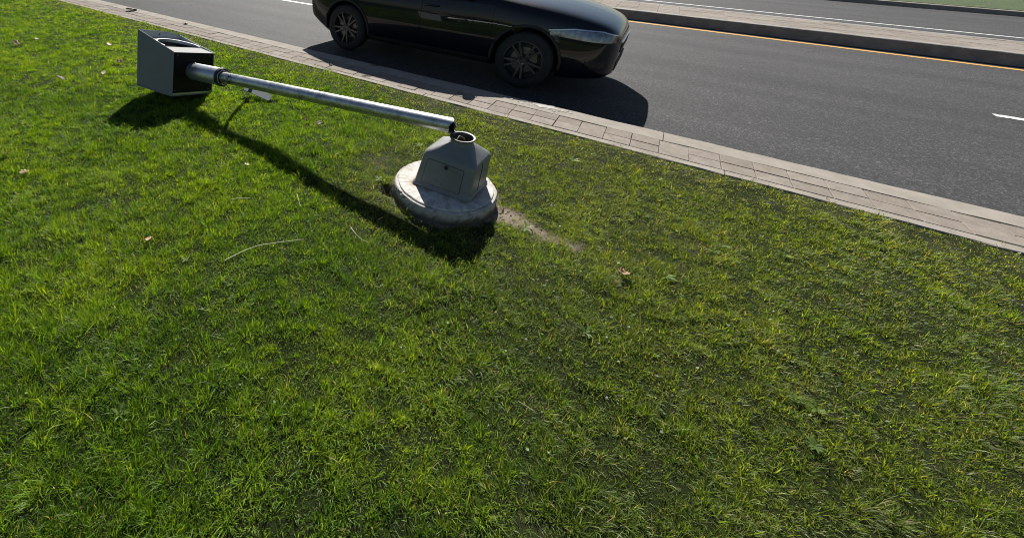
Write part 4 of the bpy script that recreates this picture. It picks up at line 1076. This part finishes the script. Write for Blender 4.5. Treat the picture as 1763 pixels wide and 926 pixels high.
for sgn in (-1, 1):
    d1 = flank_patch('door', -0.42, -1.335, lambda x: 0.30, lambda x: zt(x) - 0.10, 0.0055, PAINT, sgn)
    d2 = flank_patch('door', -1.345, -2.20, lambda x: 0.30, lambda x: zt(x) - 0.10, 0.0055, PAINT, sgn, xoff=lambda tx, tz: (0.20 * tx ** 6 * max(0, 0.55 - tz) / 0.55))
    for d_, hx in ((d1, -1.20), (d2, -2.08)):
        p = side_point(hx, 0.80, 0, sgn); mb = MB()
        vv, ff = tube([p + np.array([-0.095, sgn * 0.008, 0]), p + np.array([-0.075, sgn * 0.034, 0.002]), p + np.array([0, sgn * 0.040, 0.003]), p + np.array([0.075, sgn * 0.034, 0.002]), p + np.array([0.095, sgn * 0.008, 0])], [0.010, 0.013, 0.014, 0.013, 0.010], 10)
        h_ = cmesh('handle', vv, ff, PAINT, d_, smooth=True, angle=50)
    cab_patch('window', -0.98, -1.60, 1.0, 1.42, 0.004, CGLASS, sgn); cab_patch('window', -1.66, -2.40, 1.0, 1.42, 0.004, CGLASS, sgn); cab_patch('window', -2.46, -2.80, 1.02, 1.36, 0.004, CGLASS, sgn)
    flank_patch('sill', -0.40, -2.13, lambda x: zb(x) + 0.012, lambda x: 0.285, 0.010, TRIM, sgn, n=(14, 5))
    flank_patch('headlight', 0.22, 0.83, lambda x: 0.625 + 0.03 * sstep(0.8, 0.2, x), lambda x: hs(x, [0.22, 0.45, 0.7, 0.83], [0.70, 0.735, 0.73, 0.69]), 0.006, LAMPG, sgn, n=(16, 6))
    flank_patch('headlight_highlight_strip', 0.20, 0.84, lambda x: hs(x, [0.20, 0.45, 0.7, 0.84], [0.702, 0.738, 0.733, 0.69]), lambda x: hs(x, [0.20, 0.45, 0.7, 0.84], [0.710, 0.750, 0.745, 0.70]), 0.009, CHROME, sgn, n=(16, 3))  # bright strip added for the highlight streak along the headlight's top edge
    flank_patch('fog_lamp', 0.62, 0.80, 0.36, 0.42, 0.006, CGLASS, sgn, n=(6, 4))
    flank_patch('taillight', -2.98, -3.22, 0.72, 0.88, 0.006, REDL, sgn, n=(8, 6))
    # door mirror
    bm = bmesh.new(); bmesh.ops.create_uvsphere(bm, u_segments=20, v_segments=12, radius=1.0)
    for q in bm.verts:
        c0 = q.co.copy(); q.co = Vector((-0.80 + c0.x * (0.075 if c0.x > 0 else 0.035), sgn * (0.92 + c0.y * 0.10), 1.03 + c0.z * 0.068))
    o = finish_bm('mirror', bm, PAINT, car)
    vv, ff = tube([(-0.78, sgn * 0.80, 0.975), (-0.79, sgn * 0.87, 0.995)], 0.022, 8); cmesh('mirror_arm', vv, ff, TRIM, o, smooth=True)
# wheel-arch lips
for x in WX:
    for sgn in (-1, 1):
        pts_ = []
        for a in np.linspace(-8, 188, 40):
            px_ = x + 0.385 * math.cos(math.radians(a)); pz_ = WR + 0.005 + 0.385 * math.sin(math.radians(a))
            if pz_ < zb(px_) + 0.02: continue
            pts_.append(side_point(px_, min(pz_, zt(px_) - 0.08), 0.0, sgn))
        vv, ff = tube(pts_, 0.018, 8); cmesh('arch_trim', vv, ff, TRIM, smooth=True)
# nose: grille, lower intake, number plate area left blank
def nose_patch(name, z0, z1, hw, m, x_add=0.0):
    n_ = 17; Po = np.zeros((n_, 5, 3)); Pi = Po.copy()
    for i, ty in enumerate(np.linspace(-1, 1, n_)):
        y = ty * hw
        for j, tz in enumerate(np.linspace(0, 1, 5)):
            z = z0 + (z1 - z0) * tz
            cand = [x for x in np.linspace(0.5, 0.885, 80) if (lower_section(x, 3)[:, 1].max() >= z and hs(z, lower_section(x, 3)[:21, 1], lower_section(x, 3)[:21, 0]) >= abs(y))]
            x = (max(cand) if cand else 0.6)
            Po[i, j] = (x + 0.012, y, z); Pi[i, j] = (x - 0.02, y, z)
    return thick((Po, Pi), None, name, m)
nose_patch('grille', 0.50, 0.59, 0.40, TRIM); nose_patch('lower_intake', 0.30, 0.40, 0.42, TRIM); nose_patch('front_trim', 0.605, 0.618, 0.42, CHROME)
# wheels
def wheel_parts():
    tp = [(-0.10, 0.222), (-0.103, 0.26), (-0.098, 0.300), (-0.082, 0.318), (-0.06, 0.3245), (0.06, 0.3245), (0.082, 0.318), (0.098, 0.300), (0.103, 0.26), (0.10, 0.222), (0.0, 0.215)]
    v, f = revolve(tp, (0, 0, 0), (0, 1, 0), 48, close=True)
    tyre = mesh('tyre', v, f, RUBBER, None, smooth=True, angle=40)
    mbb = MB()
    v, f = revolve([(-0.098, 0.2225), (-0.101, 0.214), (-0.085, 0.206), (0.085, 0.206), (0.098, 0.2215)], (0, 0, 0), (0, 1, 0), 48, close=True); mbb.add(v, f)
    v, f = revolve([(-0.080, 0.028), (-0.086, 0.030), (-0.090, 0.050), (-0.066, 0.062), (-0.030, 0.062)], (0, 0, 0), (0, 1, 0), 24); mbb.add(v, f)
    for q in range(5):
        for dd in (-0.13, 0.13):
            a = 2 * math.pi * q / 5 + dd; a2 = 2 * math.pi * q / 5 + dd * 1.55
            p0 = np.array([0.045 * math.cos(a), 0, 0.045 * math.sin(a)]); p1 = np.array([0.209 * math.cos(a2), 0, 0.209 * math.sin(a2)])
            sdv = np.array([-math.sin(a), 0, math.cos(a)]) * 0.011; yv = np.array([0, 1, 0])
            vv = [p0 - sdv * 1.2 - yv * 0.084, p0 + sdv * 1.2 - yv * 0.084, p1 + sdv - yv * 0.096, p1 - sdv - yv * 0.096, p0 - sdv * 1.2 - yv * 0.05, p0 + sdv * 1.2 - yv * 0.05, p1 + sdv - yv * 0.06, p1 - sdv - yv * 0.06]
            mbb.add(vv, [(0, 1, 2, 3), (4, 7, 6, 5), (0, 4, 5, 1), (1, 5, 6, 2), (2, 6, 7, 3), (3, 7, 4, 0)])
    rim = mesh('rim', mbb.v, mbb.f, ALLOY, None, smooth=True, angle=35)
    v, f = revolve([(-0.03, 0.02), (-0.03, 0.150), (-0.018, 0.150), (-0.018, 0.02)], (0, 0, 0), (0, 1, 0), 36, close=True)
    disc = mesh('brake_disc', v, f, BOLT, None, smooth=True, angle=35)
    v, f = revolve([(-0.016, 0.02), (-0.016, 0.204), (0.0, 0.204), (0.0, 0.02)], (0, 0, 0), (0, 1, 0), 36, close=True)
    back = mesh('brake_shield', v, f, TRIM, None)
    return [tyre, rim, disc, back]
proto = wheel_parts(); first = True
for x in WX:
    for sgn in (-1, 1):
        wroot = bpy.data.objects.new('wheel', None); COL.objects.link(wroot); wroot.parent = car
        wroot.location = (x, sgn * 0.755, WR); wroot.rotation_euler = (0, 0.4 + x, 0) if sgn < 0 else (0, 0.7, math.pi)
        for p in proto:
            if first: c_ = p
            else:
                c_ = p.copy(); COL.objects.link(c_)
            c_.parent = wroot
        first = False
# underbody
mb = MB(); mb.box(-3.0, 0.55, -0.55, 0.55, 0.19, 0.30); cmesh('underbody', mb.v, mb.f, TRIM)
